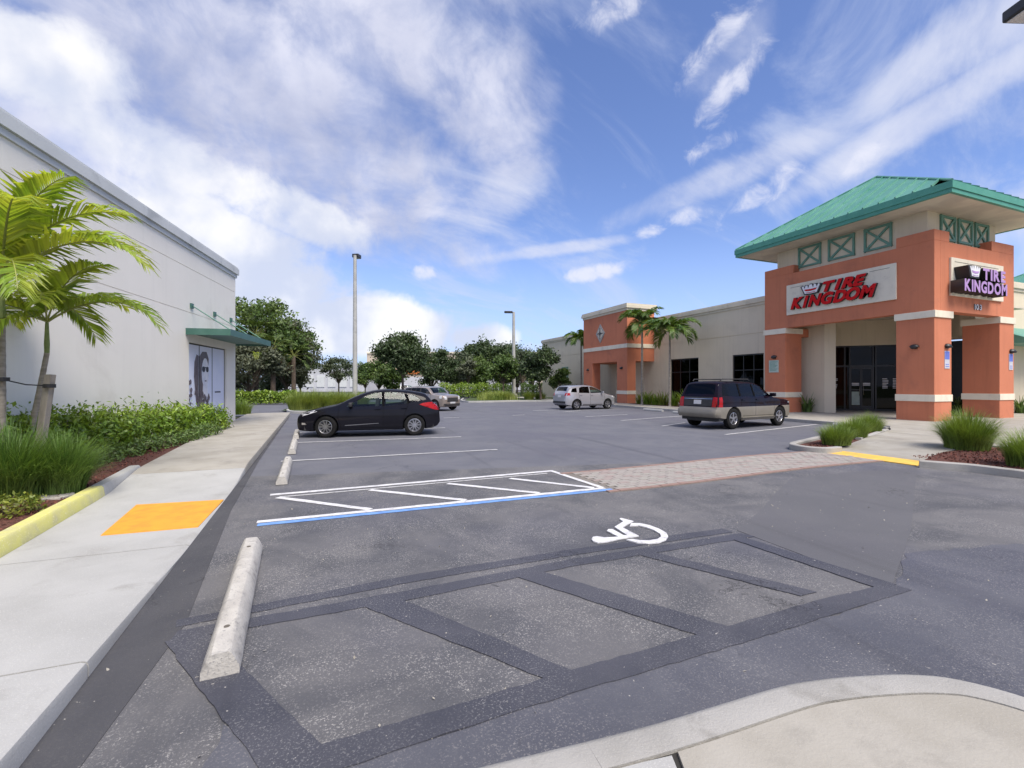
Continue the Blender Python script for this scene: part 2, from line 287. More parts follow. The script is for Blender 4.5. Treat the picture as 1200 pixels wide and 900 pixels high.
# ------------------------------------------------------------------ mesh helpers
ORG = {}
def tag(o, label=None, cat=None, group=None, kind=None):
    if label: o['label'] = label
    if cat: o['category'] = cat
    if group: o['group'] = group
    if kind: o['kind'] = kind
    return o
def root(name, loc=(0, 0, 0), rz=0, world=True):
    o = bpy.data.objects.new(name, None); COL.objects.link(o); o.location = loc; o.rotation_euler = (0, 0, rz); o.empty_display_size = .3
    if world: ORG[o.name] = Vector(loc)
    return o
class MB:
    def __init__(s): s.v = []; s.f = []; s.mi = []; s.m = 0
    def add(s, vs, fs):
        b = len(s.v); s.v += [tuple(v) for v in vs]; s.f += [tuple(i + b for i in f) for f in fs]; s.mi += [s.m] * len(fs); return s
    def box(s, x0, y0, z0, x1, y1, z1):
        s.add([(x0, y0, z0), (x1, y0, z0), (x1, y1, z0), (x0, y1, z0), (x0, y0, z1), (x1, y0, z1), (x1, y1, z1), (x0, y1, z1)],
              [(3, 2, 1, 0), (4, 5, 6, 7), (0, 1, 5, 4), (1, 2, 6, 5), (2, 3, 7, 6), (3, 0, 4, 7)]); return s
    def obox(s, c, ax, ay, az):      # centre and three half-axes
        c, ax, ay, az = map(Vector, (c, ax, ay, az)); vs = []
        for dz in (-1, 1):
            for dx, dy in ((-1, -1), (1, -1), (1, 1), (-1, 1)): vs.append(c + ax * dx + ay * dy + az * dz)
        s.add(vs, [(3, 2, 1, 0), (4, 5, 6, 7), (0, 1, 5, 4), (1, 2, 6, 5), (2, 3, 7, 6), (3, 0, 4, 7)]); return s
    def prism(s, pts, z0, z1):
        n = len(pts); zt = z1 if isinstance(z1, (list, tuple)) else [z1] * n
        a = sum(pts[i][0] * pts[(i + 1) % n][1] - pts[(i + 1) % n][0] * pts[i][1] for i in range(n))
        if a < 0: pts = pts[::-1]; zt = zt[::-1]
        s.add([(p[0], p[1], z0) for p in pts] + [(p[0], p[1], z) for p, z in zip(pts, zt)],
              [tuple(range(n))[::-1], tuple(range(n, 2 * n))] + [(i, (i + 1) % n, (i + 1) % n + n, i + n) for i in range(n)]); return s
    def tube(s, path, rad, seg=8, cap=True):
        path = [Vector(p) for p in path]; n = len(path); rad = rad if isinstance(rad, (list, tuple)) else [rad] * n
        vs = []; pu = None
        for i, p in enumerate(path):
            d = (path[min(i + 1, n - 1)] - path[max(i - 1, 0)]).normalized()
            u = Vector((1, 0, 0)) if pu is None else pu
            u = (u - d * u.dot(d))
            if u.length < .1: u = Vector((0, 1, 0)); u = u - d * u.dot(d)
            u.normalize(); pu = u; w = d.cross(u)
            for j in range(seg):
                a = 2 * math.pi * j / seg; vs.append(p + (u * math.cos(a) + w * math.sin(a)) * rad[i])
        fs = [(i * seg + j, i * seg + (j + 1) % seg, (i + 1) * seg + (j + 1) % seg, (i + 1) * seg + j) for i in range(n - 1) for j in range(seg)]
        if cap: fs += [tuple(range(seg))[::-1], tuple(range((n - 1) * seg, n * seg))]
        s.add(vs, fs); return s
    def lathe(s, prof, seg=24, axis='z', c=(0, 0, 0)):
        vs = []; n = len(prof)
        for j in range(seg):
            a = 2 * math.pi * j / seg
            for r, h in prof:
                p = (r * math.cos(a), r * math.sin(a), h) if axis == 'z' else (r * math.cos(a), h, r * math.sin(a))
                vs.append((p[0] + c[0], p[1] + c[1], p[2] + c[2]))
        fs = [(j * n + i, ((j + 1) % seg) * n + i, ((j + 1) % seg) * n + i + 1, j * n + i + 1) for j in range(seg) for i in range(n - 1)]
        if axis != 'z': fs = [f[::-1] for f in fs]
        s.add(vs, fs); return s
    def build(s, name, m, parent=None, smooth=False, bevel=0, origin=None):
        me = bpy.data.meshes.new(name); off = Vector((0, 0, 0)); vs = s.v
        rt = parent
        while rt is not None and rt.name not in ORG and rt.parent: rt = rt.parent
        if rt is not None and rt.name in ORG: off = ORG[rt.name]
        elif parent is None:
            a = np.array(vs); lo = a.min(0); hi = a.max(0); off = Vector(((lo[0] + hi[0]) / 2, (lo[1] + hi[1]) / 2, lo[2])) if origin is None else Vector(origin)
        if off.length: vs = [(v[0] - off[0], v[1] - off[1], v[2] - off[2]) for v in vs]
        me.from_pydata(vs, [], s.f)
        for mm in (m if isinstance(m, (list, tuple)) else [m]): me.materials.append(M[mm])
        if isinstance(m, (list, tuple)): me.polygons.foreach_set('material_index', s.mi)
        if bevel:
            bm = bmesh.new(); bm.from_mesh(me)
            bmesh.ops.bevel(bm, geom=[e for e in bm.edges if len(e.link_faces) == 2 and e.calc_face_angle(0) > .5], offset=bevel, segments=2, affect='EDGES', profile=.5, clamp_overlap=True)
            bm.to_mesh(me); bm.free()
        if smooth:
            me.polygons.foreach_set('use_smooth', [True] * len(me.polygons)); me.set_sharp_from_angle(angle=R(38))
        me.update(); o = bpy.data.objects.new(name, me); COL.objects.link(o)
        if parent is not None: o.parent = parent
        else: o.location = off; ORG[o.name] = off
        return o
def struct(o): o['kind'] = 'structure'; return o
def copy_tree(o, loc, rz, parent=None):
    c = o.copy(); COL.objects.link(c)
    if parent is None: c.location = loc; c.rotation_euler = (0, 0, rz)
    else: c.parent = parent
    for ch in list(o.children): copy_tree(ch, None, 0, c)
    return c
def sweep(mb, path, prof, closed=False, hs=None):
    """sweep a profile [(offset to the left, z)] along a ground path"""
    n = len(path); m = len(prof); P = [Vector((p[0], p[1], 0)) for p in path]; vs = []
    for i in range(n):
        a = P[max(i - 1, 0)]; b = P[min(i + 1, n - 1)]; d = (b - a).normalized(); nrm = Vector((-d.y, d.x, 0)); hz_ = hs[i] if hs else 1
        for o_, z in prof: q = P[i] + nrm * o_; vs.append((q.x, q.y, z * hz_))
    fs = [(i * m + j, (i + 1) * m + j, (i + 1) * m + j + 1, i * m + j + 1) for i in range(n - 1) for j in range(m - 1)]
    fs = [f[::-1] for f in fs]
    fs += [tuple(range(m)), tuple(range((n - 1) * m, n * m))[::-1]]
    mb.add(vs, fs)
def smooth_path(pts, k=4):
    out = []; n = len(pts)
    for i in range(n - 1):
        p0, p1, p2, p3 = [np.array(pts[max(0, min(n - 1, i + j))], float) for j in (-1, 0, 1, 2)]
        for q in range(k):
            t = q / k; out.append(tuple(.5 * ((2 * p1) + (-p0 + p2) * t + (2 * p0 - 5 * p1 + 4 * p2 - p3) * t * t + (-p0 + 3 * p1 - 3 * p2 + p3) * t ** 3)))
    out.append(tuple(map(float, pts[-1]))); return out
# ------------------------------------------------------------------ ground, pavements, kerbs, markings
def sheet(name, pts, z, m, parent=None, kind=True, origin=(0, 0, 0)):
    mb = MB(); mb.prism(pts, z - .003 if z > 0 else -.3, z); o = mb.build(name, m, parent, origin=origin)
    if kind and parent is None: struct(o)
    return o
g = MB(); g.prism([(-900, -300), (900, -300), (900, 1800), (-900, 1800)], -.4, -.006); struct(g.build('ground', 'soil_grass', origin=(0, 0, 0)))
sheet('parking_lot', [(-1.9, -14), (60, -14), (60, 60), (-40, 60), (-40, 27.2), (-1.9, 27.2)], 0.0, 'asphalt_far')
sheet('asphalt', [(-1.6, -12), (30, -12), (30, 6.6), (11.0, 7.0), (-1.6, 9.5)], .004, 'asphalt')
# darker gutter strip beside the left kerb
sheet('asphalt_strip', [(-1.25, -3), (-.86, -3), (-.97, 2.55), (-.88, 3.8), (-1.12, 6.95), (-1.3, 11.4), (-1.62, 26), (-1.75, 26), (-1.4, 9.7), (-1.27, 3)], .008, 'asphalt_gutter')
sheet('asphalt_patch', [(4.30, 3.9), (5.2, 4.36), (6.3, 5.0), (7.52, 5.68), (9.0, 5.7), (10.74, 5.46), (8.4, 4.3), (6.19, 3.2), (4.24, 2.33), (4.26, 3.0)], .008, 'asphalt_smooth')
def jag(pts, amp=.012, step=.14, seed=0):
    rnd = random.Random(seed); out = []
    n = len(pts)
    for i in range(n):
        a = Vector(pts[i]); b = Vector(pts[(i + 1) % n]); L_ = (b - a).length; kk = max(1, int(L_ / step)); nr = Vector((-(b - a).y, (b - a).x)).normalized()
        for j in range(kk):
            p = a.lerp(b, j / kk)
            if j: p = p + nr * rnd.uniform(-amp, amp)
            out.append((p.x, p.y))
    return out
def line(name, a, b, w, m, z=.0125, seed=0, amp=.006):
    a = Vector(a); b = Vector(b); d = (b - a).normalized(); nr = Vector((-d.y, d.x)) * w / 2
    mb = MB(); mb.prism(jag([tuple(a + nr), tuple(a - nr), tuple(b - nr), tuple(b + nr)], amp, .1, seed), z - .004, z); return struct(mb.build(name, m))
sheet('asphalt_sealed', jag([(-.9, -2), (-.45, 2.6), (-.1, 2.12), (1.3, 2.2), (3.5, 2.22), (4.25, 2.28), (5.2, 2.75), (6.6, 2.5), (7.2, 1.6), (7.0, -2)], .03, .12, 5), .0078, 'asphalt_sealed')
# blacked-out old markings
bl = [[(-.95, 3.87), (.7, 4.03), (2.26, 4.06), (3.75, 4.02), (4.2, 4.0), (4.2, 3.86), (2.3, 3.92), (.7, 3.89), (-.93, 3.76)],
      [(-.9, 3.70), (.65, 3.74), (2.1, 3.83), (4.25, 3.80), (4.3, 3.66), (2.1, 3.68), (.65, 3.58), (-.92, 3.56)],
      [(.27, 3.6), (.55, 3.6), (1.33, 2.32), (1.16, 2.30)], [(1.50, 3.69), (1.76, 3.69), (2.55, 2.34), (2.28, 2.33)],
      [(2.80, 3.69), (2.98, 3.69), (3.6, 2.5), (3.42, 2.5)], [(4.0, 3.67), (4.16, 3.67), (4.34, 2.35), (4.12, 2.35)],
      [(-.94, 3.57), (-.70, 3.57), (.03, 2.20), (-.2, 2.14)],
      [(-.16, 2.28), (.4, 2.30), (1.29, 2.34), (2.5, 2.37), (3.47, 2.40), (4.3, 2.38), (4.34, 2.24), (3.58, 2.22), (2.46, 2.18), (1.28, 2.17), (.44, 2.13), (-.13, 2.10)]]
for i, p in enumerate(bl):
    mb = MB(); mb.prism(jag(p, .006, .07, i), .006, .0100 + .0006 * i); struct(mb.build('blackout_stripe', 'blackout_paint', origin=(0, 0, 0)))
# hatched access aisle: white frame, diagonals, blue edge
line('parking_line', (-.74, 6.26), (4.10, 6.26), .10, 'line_white'); line('parking_line', (-.72, 6.13), (4.16, 6.13), .10, 'line_blue')
line('parking_line', (-.74, 7.72), (4.02, 7.86), .10, 'line_white', .0128); line('parking_line', (3.98, 7.80), (4.08, 6.30), .09, 'line_white', .0132)
line('parking_line', (-.6, 7.52), (3.8, 7.68), .05, 'line_worn', .0128)
for x0, x1 in ((-.66, .56), (.62, 1.85), (1.85, 3.0), (2.95, 3.95)):
    line('hatch_line', (x0 + .04, 7.50), (x1, 6.33), .10, 'line_white', .0136)
line('parking_line', (-.85, 11.0), (4.02, 10.95), .10, 'line_worn'); line('parking_line', (-.75, 14.35), (3.95, 14.0), .10, 'line_worn')
line('parking_line', (-.8, 17.2), (4.2, 17.1), .10, 'line_worn')
for px0, py0, px1, py1 in ((850, 509.6, 958, 497.4), (776, 499.5, 803, 495.6), (728, 493, 800, 487.6), (686, 488.5, 735, 486.0), (660, 483, 680, 481.3), (600, 487, 615, 486.4), (625, 481.5, 655, 480.5), (520, 490, 538, 489.5)):
    line('parking_line', G(px0, py0), G(px1, py1), .11, 'line_worn')
# wheelchair symbol
wc = root('wheelchair_symbol', (3.0, 4.3, .0)); wc['kind'] = 'structure'
def pxpoly(pts): return [G(*p) for p in pts]
zz = (640, 560); sc_ = 220 / 1200
def Z(pts): return pxpoly([(640 + x * sc_, 560 + y * sc_) for x, y in pts])
mb = MB()
mb.prism(Z([(290, 402), (300, 388), (325, 384), (372, 392), (430, 390), (462, 386), (388, 350), (398, 338), (424, 338), (492, 376), (520, 378), (437, 324), (494, 288), (468, 272), (478, 266), (558, 286), (486, 326), (592, 381), (470, 400), (385, 420), (330, 425), (300, 416)]), .008, .0205)
o = mb.build('figure', 'line_white', wc)
outer = Z([(545, 300), (600, 300), (660, 313), (720, 335), (768, 362), (780, 385), (765, 408), (720, 424), (650, 430), (580, 425), (512, 406)])
inner = Z([(553, 402), (600, 410), (660, 411), (712, 402), (735, 386), (728, 368), (690, 345), (640, 326), (590, 314), (535, 316)])
mb = MB(); mb.prism(outer + inner, .008, .0209); mb.build('wheel_ring', 'line_white', wc)
# brick crossing ------------------------------------------------------
br = root('brick_crossing', (7.6, 6.8, 0)); br['kind'] = 'structure'
def ctr(x): return 6.0 + .03 * (x - 4) + .10 * math.sin((x - 4) / 7.2 * math.pi * 2 + .6) * -.6
def wid(x): return 1.62 - .0 * x
mb = MB(); xs = np.linspace(4.0, 11.22, 25)
mb.prism([(x, ctr(x)) for x in xs] + [(x, ctr(x) + wid(x)) for x in xs[::-1]], .004, .012); mb.build('bedding', 'grout', br)
bd = {}
def brick_mesh(key, lx, ly, m):
    if key not in bd:
        t = MB(); t.box(-lx / 2, -ly / 2, 0, lx / 2, ly / 2, .012); o = t.build('brick', m, bevel=.0); bd[key] = o.data; bpy.data.objects.remove(o)
    return bd[key]
bricks = []; rnd = random.Random(3)
nx = int(7.2 / .205)
for i in range(nx):
    x = 4.1 + .2 * i
    for e in (0, 1): bricks.append((x, ctr(x) + (.055 if e == 0 else wid(x) - .055), 'r', .19, .10, 'brick_red'))
    for j in range(13):
        xx = x + (.1 if j % 2 else 0); y = ctr(xx) + .155 + j * .1085
        if xx < 4.22: continue
        bricks.append((xx, y, rnd.choice('tttpg'), .19, .10, None))
bricks.sort(key=lambda b: b[0] * .375 + b[1] * .927)
mk = {'r': 'brick_red', 't': 'brick_tan', 'p': 'brick_pink', 'g': 'brick_grey'}
rest = MB()
for n_, (x, y, kk, lx, ly, _) in enumerate(bricks):
    z = .012 + rnd.uniform(-.0035, .0015)
    if n_ < 300:
        o = bpy.data.objects.new('brick', brick_mesh(kk, lx, ly, mk[kk])); COL.objects.link(o); o.parent = br
        o.location = Vector((x, y, z)) - ORG[br.name]; o.rotation_euler = (0, 0, rnd.uniform(-.02, .02))
    else:
        rest.m = 'rtpg'.index(kk); rest.box(x - lx / 2, y - ly / 2, z, x + lx / 2, y + ly / 2, z + .012)
o = rest.build('brick_field', ['brick_red', 'brick_tan', 'brick_pink', 'brick_grey'], br); o['kind'] = 'stuff'
# left walkway --------------------------------------------------------
def xk(y): return np.interp(y, [-6, 2, 9.7, 27], [-1.17, -1.2, -1.34, -1.66])
def xl(y): return np.interp(y, [-6, 5.7, 8.6, 10.3, 17, 22, 27.2], [-2.5, -2.80, -2.96, -3.08, -3.38, -3.46, -3.6])
def hs(y): return float(np.interp(y, [2.3, 5.4, 8.6, 10.2], [.14, .022, .022, .15]))
sw = root('sidewalk', (-2.2, 6, 0)); sw['kind'] = 'structure'
cuts = [-6, -2.5, 1.0, 3.3, 5.6, 9.75, 12.6, 15.5, 18.4, 21.3, 24.2, 27.2]
for i in range(len(cuts) - 1):
    a, b = cuts[i] + .008, cuts[i + 1] - .008; mb = MB(); ys = np.linspace(a, b, 9); vs = []; fs = []
    for y in ys:
        x0, x1, h = xl(y), xk(y), hs(y)
        vs += [(x0, y, -.05), (x0, y, h), (x1 - .03, y, h), (x1 - .008, y, h - .008), (x1, y, h - .03 if h > .05 else h - .012), (x1, y, -.05)]
    for j in range(8):
        for q in range(5): fs.append((j * 6 + q, j * 6 + q + 1, j * 6 + q + 7, j * 6 + q + 6))
    fs += [tuple(range(6))[::-1], tuple(range(48, 54))]
    mb.add(vs, fs); mb.build('slab', 'concrete' if b < 9.8 else 'concrete_old', sw, smooth=True)
mb = MB(); mb.prism([(-3.4, -6), (-1.3, -6), (-1.45, 9), (-1.75, 27), (-3.5, 27)], -.06, .004); mb.build('joint_bed', 'joint', sw)
mb = MB(); T = [G(118, 628, .022), G(160, 592, .022), G(262, 586, .022), G(232, 618, .022)]; mb.prism(T, .015, .030); mb.build('tactile_mat', 'tactile_yellow', sw)
# yellow planter kerb, grey further on
mb = MB(); pth = [(xl(y) + .0, y) for y in np.linspace(-6, 8.5, 16)]
sweep(mb, pth, [(0.0, 0), (.02, .15), (.045, .175), (.17, .175), (.19, .15), (.19, 0)]); tag(mb.build('planter_kerb', 'yellow_curb', smooth=True), kind='structure')
ys = np.linspace(8.51, 10.4, 6); mb = MB()
sweep(mb, [(xl(y), y) for y in ys], [(0.0, 0), (.02, .15), (.045, .175), (.17, .175), (.19, .15), (.19, 0)]); tag(mb.build('planter_kerb', 'concrete', smooth=True), kind='structure')
def xw(y): return -3.4 - (22.1 - y) * .1677
bed = [(xl(y) - (.15 if y < 10.2 else .004), y) for y in list(np.linspace(-6, 8.6, 8)) + [10.1, 10.3, 10.35, 12, 14.5, 17, 19.5, 22, 25, 27]] + [(-3.6, 27), (xw(22) - .2, 22), (xw(-6) - .2, -6)]
sheet('planting_bed', bed, .125, 'mulch')
# bottom right corner island ------------------------------------------
oc = smooth_path([(-.6, 1.86), (0.1, 1.82), (.71, 1.765), (1.35, 1.71), (2.07, 1.685), (2.33, 1.65), (2.57, 1.59), (2.83, 1.50), (3.03, 1.37), (3.18, 1.12), (3.25, .7), (3.25, 0), (3.25, -4)], 4)
ci = root('corner_sidewalk', (1.8, .5, 0)); ci['kind'] = 'structure'
sg = [oc[0:12], oc[12:30], oc[30:]]
sg = [oc[0:11], oc[10:]]
def sub(path, w0):
    out = []; n = len(path)
    for i in range(n):
        a = Vector(path[max(i - 1, 0)]); b = Vector(path[min(i + 1, n - 1)]); d = (b - a).normalized(); out.append((path[i][0] + d.y * w0, path[i][1] - d.x * w0))
    return out
for i, p in enumerate(sg):
    mb = MB(); sweep(mb, p, [(0.0, -.02), (-.012, .11), (-.03, .138), (-.06, .150), (-.19, .150), (-.195, .0)][::-1]); mb.build('kerb', 'concrete_curb', ci, smooth=True)
inn = sub(oc, .205)
mb = MB(); i0 = min(range(len(inn)), key=lambda i: abs(inn[i][0] - 1.32)); 
mb.prism([inn[i0]] + inn[i0 + 1:] + [(1.05, -4), (1.05, .9)], 0, .150); mb.build('slab', 'concrete_old', ci)
mb = MB(); mb.prism(inn[:i0] + [(1.302, 1.50), (1.043, .9), (1.043, -4), (-.6, -4)], 0, .150); mb.build('slab', 'concrete', ci)
mb = MB(); mb.prism(sub(oc, .1) + [(-.55, -3.9)], 0, .135); mb.build('joint_bed', 'joint', ci)
# right pavement by the tower -----------------------------------------
rp = root('pavement', (22, 10, 0)); rp['kind'] = 'structure'
def zr(x): return .012 + .128 * min(1, max(0, (x - 11.3) / 2.6))
rampp = [(11.32, 5.68), (12.2, 5.95), (13.0, 6.15), (13.9, 6.2), (13.9, 8.3), (13.0, 8.05), (12.2, 7.75), (11.32, 7.40)]
mb = MB(); mb.prism(rampp, -.05, [zr(p[0]) for p in rampp]); mb.build('ramp', 'concrete_old', rp)
mb = MB(); mb.prism([(11.0, 5.60), (11.62, 5.74), (11.62, 7.50), (11.0, 7.38)], .006, [.022, zr(11.62) + .006, zr(11.62) + .006, .022]); mb.build('yellow_strip', 'ramp_yellow', rp)
slabs = [[(13.91, 6.2), (15.05, 6.25), (16.4, 6.0), (16.4, 9.2), (13.91, 8.32)], [(16.42, 6.0), (18.9, 6.0), (18.9, 10.4), (18.45, 10.2), (17.5, 9.62), (16.42, 9.22)],
         [(18.92, 2.0), (22.4, 2.0), (22.4, 9.0), (18.92, 9.0)], [(16.42, -12), (22.4, -12), (22.4, 1.98), (15.2, 1.98), (15.2, -12)], [(15.2, 2.0), (18.9, 2.0), (18.9, 5.98), (16.42, 5.98), (15.2, 6.2)],
         [(18.92, 9.02), (22.4, 9.02), (22.4, 12.5), (19.02, 12.5), (18.92, 10.4)], [(19.02, 12.52), (22.4, 12.52), (22.4, 17.0), (19.2, 17.0)], [(19.2, 17.02), (22.0, 17.02), (22.0, 23), (19.5, 23)],
         [(19.5, 23.02), (21.6, 23.02), (21.6, 30), (19.8, 30)], [(19.8, 30.02), (21.6, 30.02), (21.6, 37), (20, 37)], [(20, 37.02), (21.6, 37.02), (21.6, 50), (20.2, 50)],
         [(22.42, -12), (60, -12), (60, 12.5), (29, 12.5), (22.42, 12.5)], [(22.42, 12.52), (29, 12.52), (36, 12.52), (36, 19), (22.42, 19)], [(21.62, 23), (24.6, 23), (24.6, 19.02), (22.02, 19.02), (22.02, 23)], [(21.62, 30), (24.6, 30), (24.6, 37), (21.62, 37)]]
for i, s_ in enumerate(slabs): mb = MB(); mb.prism(s_, 0, .140 + .0015 * (i % 2)); mb.build('slab', 'concrete_old', rp)
mb = MB(); mb.prism([(21.62, 23.02), (24.6, 23.02), (24.6, 29.98), (21.62, 29.98)], 0, .13); mb.build('planting_strip', 'mulch', rp)
KP = [(0, 0), (0, .13), (.015, .145), (.13, .148), (.15, .13), (.15, 0)]
def kerb(path, m='concrete_curb', name='kerb', left=True, kfac=3):
    mb = MB(); p = smooth_path(path, kfac) if kfac > 1 else path
    sweep(mb, p, KP if not left else [(-a, b) for a, b in KP][::-1]); return struct(mb.build(name, m, smooth=True))
kerb([(18.45, 10.2), (19.0, 12.5), (19.18, 17), (19.48, 23), (19.78, 30), (20.18, 50)], left=False, kfac=1)
# island with grass left of the ramp
isl = [(17.4, 9.6), (13.9, 8.36), (12.4, 7.9), (11.35, 7.48), (10.98, 7.6), (10.9, 7.95), (11.2, 8.3), (12.2, 8.62), (13.6, 9.1), (17.9, 10.35)]
sheet('planting_island', isl, .09, 'mulch'); kerb([(11.5, 7.52), (11.1, 7.50), (10.92, 7.68), (10.92, 7.95), (11.15, 8.28), (12.2, 8.66), (13.6, 9.14), (18.1, 10.55)][::-1])
kerb([(17.45, 9.66), (15.5, 8.93), (13.9, 8.38)], kfac=1)
# mulch bed right of the ramp
mbed = [(11.1, 5.5), (11.5, 4.9), (11.5, 4.0), (12.1, 1.6), (15.15, 1.6), (15.15, 6.15), (13.9, 6.15), (13.0, 6.1), (12.2, 5.9), (11.3, 5.62)]
sheet('planting_bed', mbed, .11, 'mulch'); kerb([(10.98, 5.55), (11.15, 5.25), (11.36, 4.85), (11.40, 4.1), (11.6, 3.2), (12.1, 1.5), (14, -1), (15, -12)])
# far islands
fk = [G(549, 472), G(580, 471.2), G(607, 470.6), G(652, 471)]
far_isl = [G(549, 471.5), G(545, 469.5), G(552, 467), D(560, 62), D(700, 62), D(700, 46), D(652, 43.2), D(607, 43.6), D(580, 42.6)]
sheet('traffic_island', far_isl, .10, 'soil_grass'); kerb([D(542, 50), D(540, 44), D(549, 41.2), D(580, 42), D(607, 43.2), D(655, 42.5), D(690, 41)], 'concrete', left=False)
sheet('traffic_island', [D(330, 27.5), D(352, 26.2), D(420, 26.5), D(470, 30), D(470, 40), D(360, 40), D(338, 30)], .10, 'soil_grass')
kerb([D(338, 30), D(336, 27), D(352, 25.8), D(420, 26.2), D(475, 30)], 'concrete', left=False)
sheet('grass_verge', [D(215, 42), D(345, 42), D(545, 60), D(545, 90), D(150, 90)], .05, 'soil_grass')
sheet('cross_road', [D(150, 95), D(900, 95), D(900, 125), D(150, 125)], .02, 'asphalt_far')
# ------------------------------------------------------------------ wheel stops
def stop(p0, p1, w=.17, h=.13, label='', m='concrete_stop'):
    a = Vector(p0); b = Vector(p1); c = (a + b) / 2; d = b - a; L_ = d.length; rz = math.atan2(d.y, d.x)
    mb = MB(); n = 12; vs = []; prof = [(-w / 2, 0), (-w / 2, .045), (-w * .30, h - .012), (-w * .22, h), (w * .22, h), (w * .30, h - .012), (w / 2, .045), (w / 2, 0)]
    rnd = random.Random(int(L_ * 1000)); m_ = len(prof)
    for i in range(n + 1):
        x = -L_ / 2 + L_ * i / n
        for j, (y, z) in enumerate(prof): vs.append((x, y + rnd.uniform(-.002, .002), z * (.96 if i in (0, n) else 1) + rnd.uniform(-.0015, .0015)))
    fs = [(i * m_ + j, i * m_ + j + 1, (i + 1) * m_ + j + 1, (i + 1) * m_ + j) for i in range(n) for j in range(m_ - 1)]
    fs += [tuple(range(m_))[::-1], tuple(range(n * m_, (n + 1) * m_))]
    mb.add(vs, [f[::-1] for f in fs]); o = root('wheel_stop', (c.x, c.y, .013), rz, world=False); mb.build('block', m, o, smooth=True)
    t = MB()
    for sx in (-.36, .36): t.lathe([(.0, h + .004), (.017, h + .004), (.019, h - .003), (.019, h - .03)][::-1], 10, c=(L_ * sx, 0, 0)); t.build('anchor_pin', 'reveal', o); t = MB()
    tag(o, label, 'wheel stop', 'concrete wheel stops on the parking lot'); return o
stop((-.54, 3.02), (-.66, 5.18), .19, .14, 'large worn concrete wheel stop nearest the camera, across the blacked-out stripe')
stop((-.64, 8.42), (-.70, 10.75), .17, .13, 'pale concrete wheel stop just beyond the white hatched aisle')
stop((-.70, 12.0), (-.76, 14.2), .17, .13, 'concrete wheel stop in the empty stall in front of the black hatchback')
stop((-.78, 15.2), (-.84, 17.1), .17, .13, 'concrete wheel stop at the nose of the black hatchback')
stop(G(977, 499.5), G(1012, 502.5), .17, .13, 'white wheel stop in the empty stall beside the grass island', 'concrete')
for (a, b, l) in (((17.95, 16.1), (18.0, 17.9), 'wheel stop just beyond the front wheel of the dark two-tone wagon'), ((18.3, 19.2), (18.35, 21.0), 'wheel stop in the stall left of the dark two-tone wagon'), ((18.6, 22.2), (18.65, 24.0), 'wheel stop between the dark wagon and the silver hatchback, nearer the silver one')):
    stop(a, b, .17, .12, l, 'concrete')
# ------------------------------------------------------------------ foliage kit
def leafmesh(C_, Nn, size, rnd, aspect=.55, hang=0.):
    """one quad per leaf centre; returns verts, faces"""
    n = len(C_); a = rnd.normal(size=(n, 3)); a[:, 2] -= hang; a /= np.linalg.norm(a, axis=1)[:, None]
    nn = Nn + rnd.normal(size=(n, 3)) * .7; b = np.cross(nn, a); b /= np.linalg.norm(b, axis=1)[:, None] + 1e-6
    s = size * rnd.uniform(.6, 1.25, (n, 1)); a = a * s; b = b * s * aspect
    V = np.stack([C_ - a, C_ - b * .9 - a * .1, C_ + a, C_ + b * .9 - a * .1], 1).reshape(-1, 3)
    return V, np.arange(4 * n).reshape(-1, 4)
def npmesh(name, V, F_, m, parent=None, smooth=False, mi=None):
    me = bpy.data.meshes.new(name); me.vertices.add(len(V)); me.vertices.foreach_set('co', np.asarray(V, dtype=np.float32).ravel())
    k_ = F_.shape[1]; me.loops.add(F_.size); me.loops.foreach_set('vertex_index', F_.astype(np.int32).ravel())
    me.polygons.add(len(F_)); me.polygons.foreach_set('loop_start', (np.arange(len(F_)) * k_).astype(np.int32))
    for mm in (m if isinstance(m, list) else [m]): me.materials.append(M[mm])
    if mi is not None: me.polygons.foreach_set('material_index', mi)
    me.update(calc_edges=True); me.validate()
    o = bpy.data.objects.new(name, me); COL.objects.link(o)
    if parent: o.parent = parent
    return o
